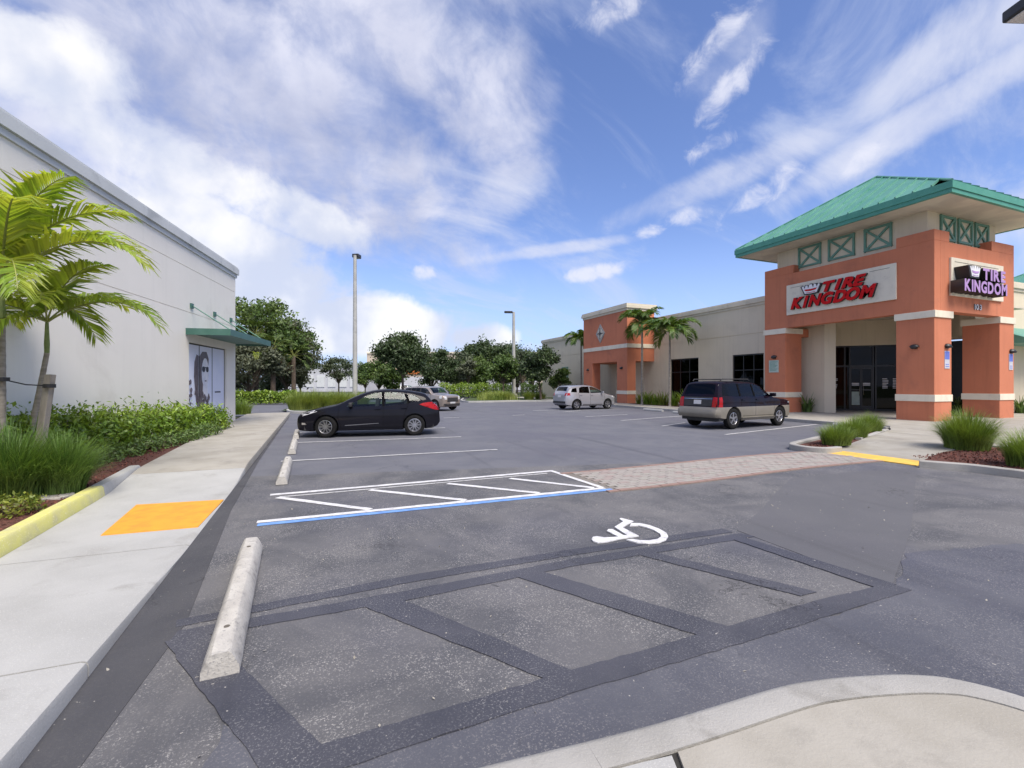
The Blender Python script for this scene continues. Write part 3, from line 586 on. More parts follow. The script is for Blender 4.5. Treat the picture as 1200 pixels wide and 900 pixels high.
def tree(px, dep, top, cw, trunk, seed, label, m='leaf_oak', leaf=.16, nl=5000, base=None, name='oak_tree', lean=0, clumps=18, sparse=.30):
    x, y = D(px, dep); rnd = np.random.default_rng(seed); r = random.Random(seed); rt = root(name, (x, y, .05), r.uniform(0, 6), world=False)
    zc = (top + trunk) / 2; rz_ = (top - trunk) / 2; base = trunk if base is None else base
    cl = []
    for i in range(clumps):
        while True:
            p = rnd.uniform(-1, 1, 3)
            if .2 < np.linalg.norm(p) < 1: break
        f = 1.0 - .35 * max(0, p[2])
        cl.append((p[0] * cw / 2 * f * .8, p[1] * cw / 2 * f * .8, zc + p[2] * rz_ * .82, r.uniform(.20, .34) * cw / 1.6))
    tr = MB(); h0 = trunk * 1.05; k0 = max(.05, cw * .018)
    tr.tube([(0, 0, 0), (lean * .4, 0, h0 * .5), (lean, .0, h0)], [k0 * 1.5, k0 * 1.1, k0 * .9], 8)
    tr.build('trunk', 'bark', rt, smooth=True)
    lb = MB()
    for c in cl:
        a = Vector((lean, 0, h0 * .95)); b = Vector(c[:3]); mid = a.lerp(b, .5) + Vector((0, 0, .12 * (b - a).length))
        lb.tube([a, mid, b], [k0 * .55, k0 * .3, k0 * .1], 5)
    lb.build('limbs', 'bark', rt, smooth=True)
    P = []; NN = []
    for c in cl:
        m_ = int(1.7 * nl / clumps * r.uniform(.6, 1.3)); d = rnd.normal(size=(m_, 3)); d /= np.linalg.norm(d, axis=1)[:, None]
        rad = (rnd.uniform(0, 1, (m_, 1)) ** .45) * c[3] * (1 + sparse * rnd.normal(size=(m_, 1)) * .5); d2 = d * rad; d2[:, 2] *= .62
        P.append(np.array(c[:3]) + d2 * (1 + .35 * np.sin(d[:, :1] * 5 + c[3] * 9) * np.cos(d[:, 2:] * 4 + c[0]))); NN.append(d)
    P = np.concatenate(P); NN = np.concatenate(NN); V, F_ = leafmesh(P, NN + [0, 0, .5], leaf, rnd)
    npmesh('crown', V, F_, m, rt); return tag(rt, label, 'tree', 'trees beyond the parking lot')
def shrub_mesh(name, w, d, h, n, size, m, seed, asp=.5):
    rnd = np.random.default_rng(seed); P = []; q = rnd.normal(size=(n, 3)); q /= np.linalg.norm(q, axis=1)[:, None]; q[:, 2] = np.abs(q[:, 2]) ** .8
    rad = rnd.uniform(.55, 1, (n, 1)) ** .6 * (1 + .16 * np.sin(q[:, :1] * 7 + seed) * np.cos(q[:, 1:2] * 6)) * (1 + .09 * rnd.normal(size=(n, 1)))
    s = np.sign(q) * np.abs(q) ** .75 * rad * [w / 2, d / 2, h * .95]; s[:, 2] = np.maximum(s[:, 2], .03)
    V, F_ = leafmesh(s, q + [0, 0, .5], size, rnd, asp); return V, F_
def shrub(name, loc, w, d, h, n, size, m, seed, label, cat='shrub', group=None, asp=.5):
    rt = root(name, loc, random.uniform(-.3, .3), world=False); V, F_ = shrub_mesh(name, w, d, h, n, size, m, seed, asp)
    npmesh('foliage', V, F_, m, rt); st = MB(); r = random.Random(seed)
    for i in range(7):
        a = r.uniform(0, 6.28); st.tube([(0, 0, 0), (math.cos(a) * w * .15, math.sin(a) * d * .15, h * .45), (math.cos(a) * w * .3, math.sin(a) * d * .3, h * .8)], [.012, .009, .004], 5)
    st.build('stem', 'bark', rt); return tag(rt, label, cat, group)
def blades(n, w, d, length, seed, wide=.006, spread=.9, m='grass_dark', segs=5):
    rnd = np.random.default_rng(seed); a = rnd.uniform(0, 2 * np.pi, n); rr = np.sqrt(rnd.uniform(0, 1, n)); bx = np.cos(a) * rr * w / 2; by = np.sin(a) * rr * d / 2
    da = a + rnd.normal(size=n) * .6; bx *= .72; by *= .72; L_ = length * (1.08 - .22 * rr) * np.where(rnd.uniform(0, 1, n) < .35, rnd.uniform(.35, .8, n), rnd.uniform(.75, 1.12, n)); lean = (.12 + 1.0 * rr) * spread * rnd.uniform(.5, 1.45, n)
    dx, dy = np.cos(da), np.sin(da); sx, sy = -dy, dx; V = []
    for i in range(segs + 1):
        t = i / segs; ph = lean * t * 1.15; hh = L_ * np.sin(np.minimum(ph, 1.7)) / np.maximum(lean * 1.15, .05) ; ho = L_ * (1 - np.cos(np.minimum(ph, 1.7))) / np.maximum(lean * 1.15, .05)
        ww = wide * (1 - t * .92) * L_ / length + .0008
        cx, cy, cz = bx + dx * ho, by + dy * ho, np.maximum(hh, .005)
        V.append(np.stack([cx - sx * ww, cy - sy * ww, cz], 1)); V.append(np.stack([cx + sx * ww, cy + sy * ww, cz], 1))
    V = np.stack(V, 1).reshape(-1, 3); kq = 2 * (segs + 1); F_ = []
    base = np.arange(n)[:, None] * kq
    for i in range(segs): F_.append(base + np.array([2 * i, 2 * i + 1, 2 * i + 3, 2 * i + 2]))
    return V, np.concatenate(F_)
def clump(loc, w, d, length, n, seed, label, m='grass_dark', wide=.006, spread=.9, rz=0, group='ornamental grass clumps'):
    V, F_ = blades(n, w, d, length, seed, wide, spread); o = npmesh('grass_clump', V, F_, m); o.location = loc; o.rotation_euler = (0, 0, rz); return tag(o, label, 'ornamental grass', group)
def frond(name, L_, az, el, droop, nl, ll, m, parent, loc, seed, lw=.018, vee=.5, bare=.18):
    """feather palm leaf: curved rachis with paired pointed leaflets"""
    r = random.Random(seed); pts = []; p = Vector(loc); e = el; n = 14; da = Vector((math.cos(az), math.sin(az), 0))
    for i in range(n + 1):
        pts.append(p.copy()); p = p + (da * math.cos(e) + Vector((0, 0, math.sin(e)))) * (L_ / n); e -= droop / n * (.5 + 1.0 * i / n)
    mb = MB(); mb.m = 1; mb.tube(pts, [.018 * (1 - .85 * i / n) * L_ / 2 + .002 for i in range(n + 1)], 5); mb.m = 0
    for i in range(nl):
        t = bare + (1 - bare) * i / (nl - 1); f = t * n; j = min(n - 1, int(f)); P = pts[j].lerp(pts[j + 1], f - j); d = (pts[j + 1] - pts[j]).normalized()
        side = d.cross(Vector((0, 0, 1))).normalized(); up = side.cross(d).normalized()
        lk = ll * (math.sin(math.pi * min(1, .12 + .80 * t)) ** .6) * r.uniform(.85, 1.1)
        for s in (-1, 1):
            v = (side * s * .9 + d * (.7 + .6 * t) + up * (vee * (1 - .5 * t) + r.uniform(-.12, .12))).normalized()
            g1 = P + v * lk * .5 - Vector((0, 0, .02 * lk)); v2 = (v + Vector((0, 0, -.45 - r.uniform(0, .5)))).normalized(); g2 = g1 + v2 * lk * .5
            w_ = (d * .75 - side * s * .35 + up * r.uniform(-.5, .5)).normalized() * lw * lk / ll
            mb.add([P - w_ * .4, P + w_ * .4, g1 + w_, g1 - w_, g2], [(0, 1, 2, 3), (3, 2, 4)])
    return mb.build(name, [m, 'rachis'], parent)
def palm(loc, h, base_off, fr, seed, label, r0=.07, r1=.05, L_=1.9, ll=.42, nl=34, m='palm_leaf', shaft=.5, lw=.018, name='palm_tree', group=None, trunkm='palm_bark'):
    """base_off: where the trunk foot stands relative to the crown axis. fr: list of (azimuth, elevation, droop, length factor)"""
    rt = root(name, loc, 0, world=False); dx, dy = -base_off[0], -base_off[1]; tp = Vector((dx, dy, h)); n = 14; r = random.Random(seed)
    pts = [Vector((dx * (i / n) ** .8, dy * (i / n) ** .8, h * i / n)) for i in range(n + 1)]
    mb = MB(); rad = []; pp = []
    for i in range(n * 3 + 1):
        t = i / (n * 3); pp.append(Vector((dx * t ** .85, dy * t ** .85, (h - shaft) * t))); rad.append((r0 + (r1 - r0) * t) * (1.0 + (.05 if i % 3 == 0 else 0)) * (1.25 if i == 0 else 1))
    mb.tube(pp, rad, 10); mb.build('trunk', trunkm, rt, smooth=True)
    s = MB(); q = pp[-1]; s.tube([q, q.lerp(tp, .3), tp.copy(), tp + Vector((0, 0, .12))], [r1 * 1.02, r1 * 1.15, r1 * .7, r1 * .3], 8); s.build('crownshaft', 'palm_green_stem', rt, smooth=True)
    for i, f in enumerate(fr): frond('frond', L_ * f[3], f[0], f[1], f[2], nl, ll * (f[4] if len(f) > 4 else 1), m if len(f) < 6 else f[5], rt, tp + Vector((0, 0, .02)), seed * 50 + i, lw)
    return tag(rt, label, 'palm tree', group)
# ------------------------------------------------------------------ left building
WA = Vector((xw(-8), -8, 0)); WB = Vector((-3.4, 22.1, 0)); WD = (WB - WA).normalized(); WN = Vector((WD.y, -WD.x, 0))   # WN points to the walkway
def wl(s, o, z):                       # s metres along the wall from its far corner, o metres out of it
    p = WB - WD * s + WN * o; return (p.x, p.y, z)
def wbox(mb, s0, s1, o0, o1, z0, z1):
    vs = [wl(s0, o0, z0), wl(s1, o0, z0), wl(s1, o1, z0), wl(s0, o1, z0), wl(s0, o0, z1), wl(s1, o0, z1), wl(s1, o1, z1), wl(s0, o1, z1)]
    mb.add(vs, [(3, 2, 1, 0), (4, 5, 6, 7), (0, 1, 5, 4), (1, 2, 6, 5), (2, 3, 7, 6), (3, 0, 4, 7)])
lb = root('store_building', tuple(WB)); tag(lb, 'long white stucco building with grey cornice and a poster-filled display window, left of the walkway', 'building')
TH = 30.5; PS0, PS1, PZ0, PZ1 = .95, 4.15, .22, 3.02
mb = MB()
for z0, z1 in ((PZ1, 3.98), (4.0, 5.42), (5.44, 6.02)): wbox(mb, 0, TH, -.3, 0, z0, z1)
wbox(mb, 0, PS0, -.3, 0, 0, PZ1); wbox(mb, PS1, TH, -.3, 0, 0, PZ1); wbox(mb, PS0, PS1, -.3, 0, 0, PZ0)
for z in (3.98, 5.42): wbox(mb, .02, TH, -.28, -.02, z, z + .02)
wbox(mb, .003, .3, -18, -.3, 0, 6.02); wbox(mb, .3, TH, -18, -17.7, 0, 6.02); mb.build('wall', 'wall_white', lb)
mb = MB(); wbox(mb, .1, TH, -17.9, -.1, 5.9, 6.0); mb.build('roof', 'concrete_old', lb)
mb = MB(); wbox(mb, -.05, TH, -.32, .05, 6.022, 6.16); wbox(mb, -.11, TH, -.34, .11, 6.162, 6.40); wbox(mb, -.08, TH, -.33, .08, 6.402, 6.46)
for a, o_ in ((-.05, 6.022), (-.11, 6.17)): wbox(mb, a, .3, -18, -.35, o_, o_ + (.13 if a == -.05 else .25))
mb.build('cornice', 'wall_trim_grey', lb)
# display window: three printed panels
pf = MB()
for s in (PS0 - .0, 2.10, 3.18, PS1 - .05): wbox(pf, s, s + .03, -.16, -.072, PZ0, PZ1)
wbox(pf, PS0 + .031, PS1 - .051, -.16, -.0725, PZ1 - .05, PZ1); wbox(pf, PS0 + .031, PS1 - .051, -.16, -.0725, PZ0, PZ0 + .05); pf.build('window_frame', 'dark_frame', lb)
for (a, b) in ((PS0 + .032, 2.098), (2.132, 3.178), (3.212, PS1 - .052)):
    mb = MB(); wbox(mb, a, b, -.12, -.08, PZ0 + .05, PZ1 - .05); mb.build('poster_panel', 'poster_base', lb)
def wflat(mb, pts, o):                 # flat print on the panels, (s, z) outline
    n = len(pts); mb.add([wl(s, o, z) for s, z in pts] + [wl(s, o - .004, z) for s, z in pts], [tuple(range(n)), tuple(range(n, 2 * n))[::-1]] + [(i, i + n, (i + 1) % n + n, (i + 1) % n) for i in range(n)])
def ell(cs, cz, rs, rz_, n=20, a0=0, wob=0, seed=0):
    r = random.Random(seed); return [(cs + rs * math.cos(a0 + 6.283 * i / n) * (1 + r.uniform(-wob, wob)), cz + rz_ * math.sin(a0 + 6.283 * i / n) * (1 + r.uniform(-wob, wob))) for i in range(n)]
po = MB(); wflat(po, [(3.17, .7), (3.17, 2.60), (2.95, 2.78), (2.6, 2.80), (2.42, 2.55), (2.5, 2.0), (2.62, 1.3), (2.8, .9)], -.074); wflat(po, [(3.24, .6), (3.45, 1.1), (3.60, 1.9), (3.56, 2.4), (3.40, 2.66), (3.24, 2.62)], -.074); po.build('poster_hair', 'poster_hair', lb)
po = MB(); wflat(po, ell(2.72, 2.05, .29, .52), -.070); wflat(po, [(2.9, 1.62), (2.55, 1.62), (2.50, 1.2), (2.95, 1.1)], -.068); po.build('poster_face', 'poster_face', lb)
po = MB(); wflat(po, ell(2.86, 2.17, .13, .10), -.064); po.build('sunglass_lens', 'poster_dark', lb); po = MB(); wflat(po, ell(2.56, 2.17, .11, .10), -.064); po.build('sunglass_lens', 'poster_dark', lb); po = MB(); wflat(po, [(2.98, 2.25), (2.98, 2.21), (2.46, 2.21), (2.46, 2.25)], -.0625)
po.build('sunglass_bridge', 'poster_dark', lb); po = MB(); wflat(po, ell(2.70, 1.76, .08, .022, 10), -.064); po.build('poster_mouth', 'poster_hair', lb)
po = MB(); r_ = random.Random(5)
for i in range(34):
    s = r_.uniform(2.3, 3.1) if i < 18 else r_.uniform(3.3, 4.0); z = r_.uniform(.45, 1.4) if i < 18 else r_.uniform(.4, 1.75); wflat(po, ell(s, z, r_.uniform(.03, .09), r_.uniform(.04, .12), 9, r_.uniform(0, 3), .35, i), -.0615 + .0004 * i); po.build('poster_blotch', 'poster_hair', lb); po = MB()
po = MB(); 
for i in range(9): wbox(po, 1.35 + i * .06, 1.385 + i * .06, -.076, -.073, 1.32, 1.38)
po.build('poster_caption', 'poster_dark', lb)
# awning over the window
aw = root('window_awning', wl(1.8, .6, 3.1)); tag(aw, 'flat green metal awning on three rods over the poster window of the white building', 'awning')
mb = MB(); wbox(mb, -.1, 4.35, .002, 1.25, 3.30, 3.34); wbox(mb, -.14, 4.39, 1.25, 1.31, 3.24, 3.45); wbox(mb, 4.33, 4.39, .002, 1.25, 3.24, 3.45); wbox(mb, -.14, -.08, .002, 1.25, 3.24, 3.45); mb.build('canopy', 'awning_green', aw)
for s in (.55, 2.15, 4.0):
    mb = MB(); mb.tube([wl(s, .05, 4.22), wl(s, 1.2, 3.44)], .018, 8); mb.build('rod', 'awning_green', aw, smooth=True)
    mb = MB(); wbox(mb, s - .09, s + .09, .002, .05, 4.14, 4.30); mb.build('wall_bracket', 'awning_green', aw)
# ------------------------------------------------------------------ right strip building
sb = root('shop_building', (24.5, 35, 0)); tag(sb, 'long low beige stucco shop building with moulded cornice and dark windows', 'building')
YF = 50.8
mb = MB()
wins = [(20.25, 22.55), (25.5, 28.35)]
mb.box(24.5, 16.6, 4.78, 24.8, YF, 6.45); mb.box(24.525, 16.62, 4.72, 24.78, YF - .02, 4.78)
edges = [16.6] + [e for w_ in wins for e in w_] + [YF]
for i in range(0, len(edges), 2): mb.box(24.5, edges[i], 0, 24.8, edges[i + 1], 4.72)
for a, b in wins: mb.box(24.5, a, 3.52, 24.8, b, 4.72); mb.box(24.5, a, 0, 24.8, b, .32)
mb.box(24.8, YF - .3, 0, 60, YF - .003, 6.45)
mb.prism([(24.503, 16.597), (24.8, 16.2), (27.1, 17.85), (26.9, 18.2)], 0, 5.3)
E1 = Vector((26.9, 18.2, 0)); E2 = Vector((30.6, 14.6, 0)); ED = (E2 - E1).normalized(); EN = Vector((-ED.y, ED.x, 0)) * -1
EN = Vector((ED.y, -ED.x, 0)); 
def ep(s, o, z): p = E1 + ED * s + EN * o; return (p.x, p.y, z)      # o > 0 towards the lot
def ebox(mb, s0, s1, o0, o1, z0, z1):
    vs = [ep(s0, o0, z0), ep(s1, o0, z0), ep(s1, o1, z0), ep(s0, o1, z0), ep(s0, o0, z1), ep(s1, o0, z1), ep(s1, o1, z1), ep(s0, o1, z1)]
    mb.add(vs, [(3, 2, 1, 0), (4, 5, 6, 7), (0, 1, 5, 4), (1, 2, 6, 5), (2, 3, 7, 6), (3, 0, 4, 7)])
SL = (E2 - E1).length; S0, S1, SZ = .12, 3.62, 3.83
ebox(mb, 0, SL, -.25, 0, SZ, 5.3); ebox(mb, 0, S0, -.25, 0, 0, SZ); ebox(mb, S1, SL, -.25, 0, 0, SZ)
mb.box(30.6, 12.9, 4.0, 30.9, 14.6, 5.3); mb.box(30.6, 12.6, 0, 60, 12.9, 4.0); mb.box(28.81, 12.6, 4.0, 60, 12.9, 6.45); mb.box(28.81, 12.3, 0, 30.9, 12.6, 5.3)
mb.build('wall', 'wall_beige', sb)
mb = MB(); mb.box(24.8, 18.5, 6.2, 60, YF - .3, 6.3); mb.box(31, 12.95, 6.2, 60, 18.5, 6.3); mb.build('roof', 'concrete_old', sb)
mb = MB()
for (x0, z0, z1) in ((24.44, 6.452, 6.60), (24.36, 6.602, 6.84), (24.40, 6.842, 6.92)):
    mb.box(x0, 18.72, z0, 24.85, YF + (24.5 - x0), z1); mb.box(28.82, 12.6 - (24.5 - x0), z0, 60, 12.93, z1); mb.box(24.85, YF - .3, z0, 60, YF + (24.5 - x0), z1)
mb.build('cornice', 'trim_beige', sb)
for a, b in wins:
    f = MB(); f.box(24.56, a, .32, 24.66, a + .07, 3.52); f.box(24.56, b - .07, .32, 24.66, b, 3.52); f.box(24.57, a + .07, 3.44, 24.65, b - .07, 3.52); f.box(24.57, a + .07, .32, 24.65, b - .07, .40)
    for q in (.33, .66): f.box(24.575, a + (b - a) * q - .03, .4, 24.645, a + (b - a) * q + .03, 3.44)
    f.box(24.58, a + .07, 2.5, 24.64, b - .07, 2.56); wo_ = f.build('window', 'dark_frame', sb)
    p = MB(); p.box(24.60, a + .07, .4, 24.62, b - .07, 3.44); p.build('pane', 'glass_shop', wo_)
    p = MB(); p.box(25.6, a - .6, .3, 25.7, b + .6, 3.6); p.box(24.82, a - .6, .14, 25.6, b + .6, .2); p.build('back_wall', 'interior', wo_)
# glazed corner entrance
f = MB()
for s in (S0, .95, 1.18, 2.28, 2.40, S1 - .07): ebox(f, s, s + .07, -.16, -.04, .14, SZ)
ebox(f, S0 + .07, S1 - .07, -.15, -.05, SZ - .08, SZ); ebox(f, S0 + .07, S1 - .07, -.15, -.05, 2.62, 2.72); ebox(f, S0 + .07, S1 - .07, -.15, -.05, .14, .24); f.build('entrance_frame', 'dark_frame', sb)
for a, b, zz0, zz1 in ((S0 + .07, .95, .24, 2.62), (2.47, S1 - .07, .24, 2.62), (S0 + .07, .95, 2.72, SZ - .08), (1.02, 1.18, .24, 2.62), (1.25, 2.28, 2.72, SZ - .08), (2.47, S1 - .07, 2.72, SZ - .08)):
    p = MB(); ebox(p, a, b, -.11, -.095, zz0, zz1); p.build('pane', 'glass_shop', sb)
for a, b in ((1.25, 1.755), (1.765, 2.28)):
    d = MB(); ebox(d, a, a + .05, -.13, -.06, .25, 2.61); ebox(d, b - .05, b, -.13, -.06, .25, 2.61); ebox(d, a + .05, b - .05, -.125, -.065, 2.5, 2.61); ebox(d, a + .05, b - .05, -.125, -.065, .25, .42); ebox(d, a + .05, b - .05, -.125, -.065, 1.28, 1.36); do = d.build('door', 'dark_frame', sb)
    p = MB(); ebox(p, a + .05, b - .05, -.10, -.09, .42, 1.28); ebox(p, a + .05, b - .05, -.10, -.09, 1.36, 2.5); p.build('pane', 'glass_shop', do)
    h_ = MB(); hx = b - .09 if a < 1.5 else a + .09; h_.tube([ep(hx, -.06, 1.0), ep(hx, -.01, 1.05), ep(hx, -.01, 1.5), ep(hx, -.06, 1.55)], .012, 6); h_.build('handle', 'chrome', do)
p = MB(); ebox(p, 0, 4.6, -1.9, -1.8, 0, 4); ebox(p, 0, 4.6, -1.8, -.26, 0, .13); p.build('back_wall', 'interior', sb)
p = MB(); ebox(p, 1.32, 1.70, -.086, -.084, .46, 1.22); p.build('door_poster', 'plaque_green', sb)
r_ = random.Random(2); p = MB()
for s in (.32, 2.75, 3.22):
    for i in range(7): p = MB(); ebox(p, s, s + r_.uniform(.16, .34), -.0925, -.0905, 1.92 - i * .085, 1.96 - i * .085); p.build('window_lettering', 'sign_white', sb)
for s in (1.33, 1.85): 
    for i in range(2): p = MB(); ebox(p, s, s + .34, -.0885, -.0865, 1.66 - i * .09, 1.71 - i * .09); p.build('window_lettering', 'sign_white', sb)
f = MB(); f.box(30.56, 12.95, .14, 30.7, 14.5, 3.9); f.build('window_frame', 'dark_frame', sb)
# green metal canopy on the far right and a second tower beyond it
mb = MB(); mb.add([(30.0, 12.6, 4.55), (60, 12.6, 4.55), (60, 10.9, 3.75), (30.0, 10.9, 3.75), (30.0, 12.6, 3.62), (60, 12.6, 3.62), (60, 10.9, 3.55), (30.0, 10.9, 3.55)], [(0, 3, 2, 1), (4, 5, 6, 7), (3, 7, 6, 2), (0, 4, 7, 3), (1, 2, 6, 5), (0, 1, 5, 4)]); mb.build('canopy', 'roof_green', sb)
def hip(parent, x0, y0, x1, y1, z, ap, ztop, pitch=.60, names=('fascia', 'roof_panel')):
    rf = MB(); rf.box(x0, y0, z, x1, y1, z + .06); rf.box(x0 + .12, y0 + .12, z - .34, x1 - .12, y1 - .12, z); base = rf.build('roof', 'soffit', parent)
    fs_ = MB(); e = .035
    for a in ((x0 - e, y0 - e, x1 + e, y0), (x0 - e, y1, x1 + e, y1 + e), (x0 - e, y0, x0, y1), (x1, y0, x1 + e, y1)): fs_.box(a[0], a[1], z - .20, a[2], a[3], z + .06)
    for a in ((x0 + .0, y0 + .0, x1, y0 + .12), (x0, y1 - .12, x1, y1), (x0, y0 + .12, x0 + .12, y1 - .12), (x1 - .12, y0 + .12, x1, y1 - .12)): fs_.box(a[0] + .002, a[1] + .002, z - .36, a[2] - .002, a[3] - .002, z - .001)
    fs_.build('fascia', 'trim_green', base)
    C_ = [Vector((x0, y0, z + .06)), Vector((x1, y0, z + .06)), Vector((x1, y1, z + .06)), Vector((x0, y1, z + .06))]; A = Vector((ap[0], ap[1], ztop))
    for i in range(4):
        a, b = C_[i], C_[(i + 1) % 4]; L_ = (b - a).length; u = (b - a) / L_; ua = (A - a).dot(u); foot = a + u * ua; up = A - foot; Hh = up.length; v = up / Hh; nrm = u.cross(v).normalized(); n = round(L_ / pitch)
        H = lambda t: Hh * (t / ua if t < ua else (L_ - t) / (L_ - ua))
        for k_ in range(n):
            t0, t1 = L_ * k_ / n, L_ * (k_ + 1) / n; pts = [(t0, 0), (t1, 0), (t1, H(t1))] + ([(ua, Hh)] if t0 < ua < t1 else []) + [(t0, H(t0))]
            if H(t0) < .01: pts = pts[:-1]
            if H(t1) < .01: pts = [q for q in pts if q != (t1, H(t1))]
            pm = MB(); m_ = len(pts); q = [a + u * x + v * y for x, y in pts]; pm.add([p_ - nrm * .02 for p_ in q] + [p_ + nrm * .012 for p_ in q], [tuple(range(m_))[::-1], tuple(range(m_, 2 * m_))] + [(j, (j + 1) % m_, (j + 1) % m_ + m_, j + m_) for j in range(m_)])
            if H(t0) > .05: c0 = a + u * t0 - v * .02; c1 = a + u * t0 + v * H(t0); pm.obox((c0 + c1) / 2 + nrm * .035, (c1 - c0) / 2, u * .022, nrm * .042)
            pm.build('roof_panel', 'roof_green', base)
    hp = MB()
    for c in C_: hp.tube([c + Vector((0, 0, .03)), A + Vector((0, 0, .03))], .05, 6)
    hp.build('hip_cap', 'roof_green', base, smooth=True); return base
# ------------------------------------------------------------------ the corner tower
tw = root('entrance_tower', (25.7, 14.8, .14)); tag(tw, 'orange stucco corner tower with green metal hip roof, cream bands and three square columns', 'tower')
X0, X1, Y0, Y1 = 22.7, 28.8, 10.95, 18.7
cols = [(X0, Y0, 23.9, 12.3), (X0, 17.46, 23.95, Y1), (27.6, Y0, X1, 12.25)]
for c in cols:
    mb = MB(); mb.box(c[0], c[1], .1, c[2], c[3], 4.40); co_ = mb.build('column', 'stucco_orange', tw, bevel=.015)
    mb = MB(); mb.box(c[0] - .03, c[1] - .03, .935, c[2] + .03, c[3] + .03, 1.215); mb.build('band', 'cream', co_, bevel=.01)
    mb = MB(); mb.box(c[0] - .05, c[1] - .05, 4.34, c[2] + .05, c[3] + .05, 4.62); mb.build('band', 'cream', co_, bevel=.01)
mb = MB(); mb.box(X0, Y0, 4.622, X0 + .43, Y1, 7.45); mb.box(X0 + .43, Y0, 4.622, X1, Y0 + .43, 7.45); mb.box(X0 + .43, Y1 - .4, 4.622, X1, Y1, 7.45); mb.box(X1 - .43, Y0 + .43, 5.31, X1, Y1 - .4, 7.45)
for a in ((X0, Y0, X0 + .44, 12.3), (X0 + .44, Y0, 23.75, Y0 + .43), (X0, 17.0, X0 + .44, Y1), (X0 + .44, Y1 - .4, 23.75, Y1), (26.95, Y0, X1, Y0 + .43), (X1 - .43, Y0 + .43, X1, 12.3), (X1 - .43, 17.3, X1, Y1)): mb.box(a[0], a[1], 7.45, a[2], a[3], 7.88)
mb.box(23.95, 17.46, 4.2, 26.4, 17.9, 4.622); mb.build('parapet', 'stucco_orange', tw, bevel=.012)
mb = MB(); mb.box(23.13, 11.38, 5.22, 31, 18.3, 5.30); mb.build('porch_ceiling', 'soffit', tw)
cx0, cy0, cx1, cy1 = 23.15, 11.4, 28.35, 18.27
mb = MB(); mb.box(cx0, cy0, 6.9, cx1, cy1, 8.95); mb.build('clerestory', 'wall_beige', tw)
def lattice(parent, o, u, w_, h_, n, t=.055, d=.05, bars=((0, 0, 1, 1), (0, 1, 1, 0)), m='lattice_green', name='lattice_panel'):
    o, u, n = map(Vector, (o, u, n)); z = Vector((0, 0, 1)); mb = MB()
    def bar(a, b, dd): 
        A_ = o + u * a[0] + z * a[1]; B_ = o + u * b[0] + z * b[1]; dr = (B_ - A_).normalized(); s = dr.cross(n); mb.obox((A_ + B_) / 2 + n * (dd / 2), (B_ - A_) / 2, s * t / 2, n * dd / 2)
    bar((t / 2, 0), (t / 2, h_), d); bar((w_ - t / 2, 0), (w_ - t / 2, h_), d); bar((t, t / 2), (w_ - t, t / 2), d - .002); bar((t, h_ - t / 2), (w_ - t, h_ - t / 2), d - .002)
    for i, (a, b, c, e) in enumerate(bars): bar((a * w_, b * h_), (c * w_, e * h_), d - .006 - .004 * i)
    return mb.build(name, m, parent)
for a, b in ((17.03, 15.83), (15.47, 14.23), (13.82, 12.68)): lattice(tw, (cx0 - .001, a, 7.72), (0, -1, 0), a - b, 1.04, (-1, 0, 0), .09, .07)
for a, b in ((24.0, 25.1), (25.3, 26.4), (26.6, 27.7)): lattice(tw, (a, cy0 - .001, 7.72), (1, 0, 0), b - a, 1.04, (0, -1, 0), .09, .07)
hip(tw, 21.66, 9.91, 29.84, 19.74, 9.17, (25.75, 14.8), 12.04)
# ---- far tower beyond the right edge
t2 = root('entrance_tower', (47, 14, .14)); tag(t2, 'far green-roofed tower of which only a sliver of roof shows beyond the corner tower', 'tower')
mb = MB(); mb.box(44, 11, 6.95, 50, 17, 7.9); mb.build('wall', 'wall_beige', t2)
hip(t2, 43, 10, 51, 18, 8.2, (47, 14), 10.6, .8)
# ---- address number
def glyphs(word, h, W_, depth, shear=0., bold=.02, gap=.10, fs=1.):
    """separate letters as centred meshes: returns [(mesh, x offset)] scaled to the word width W_"""
    out = []; x = 0
    for ch in word:
        cu = bpy.data.curves.new('letter', 'FONT'); cu.body = ch; cu.size = 1; cu.extrude = .5; cu.offset = bold; cu.shear = shear; cu.resolution_u = 3
        ob = bpy.data.objects.new('letter', cu); COL.objects.link(ob); dg = bpy.context.evaluated_depsgraph_get(); me = bpy.data.meshes.new_from_object(ob.evaluated_get(dg)); bpy.data.objects.remove(ob)
        v = np.array([p.co[:] for p in me.vertices]); lo, hi = v.min(0), v.max(0); sh = shear * 0
        out.append((me, x - lo[0], lo, hi)); x += (hi[0] - lo[0]) * (1 - .0) - (shear * .55 if shear else 0) + gap
    tot = x - gap + (shear * .55 if shear else 0); y0 = min(o[2][1] for o in out); y1 = max(o[3][1] for o in out); res = []
    for me, dx, lo, hi in out:
        v = np.array([p.co[:] for p in me.vertices]); v[:, 0] = (v[:, 0] + dx) * W_ / tot; v[:, 1] = (v[:, 1] - y0) * h / (y1 - y0); v[:, 2] = (v[:, 2] + .5) * depth
        me.vertices.foreach_set('co', v.astype(np.float32).ravel()); me.update(); res.append(me)
    return res
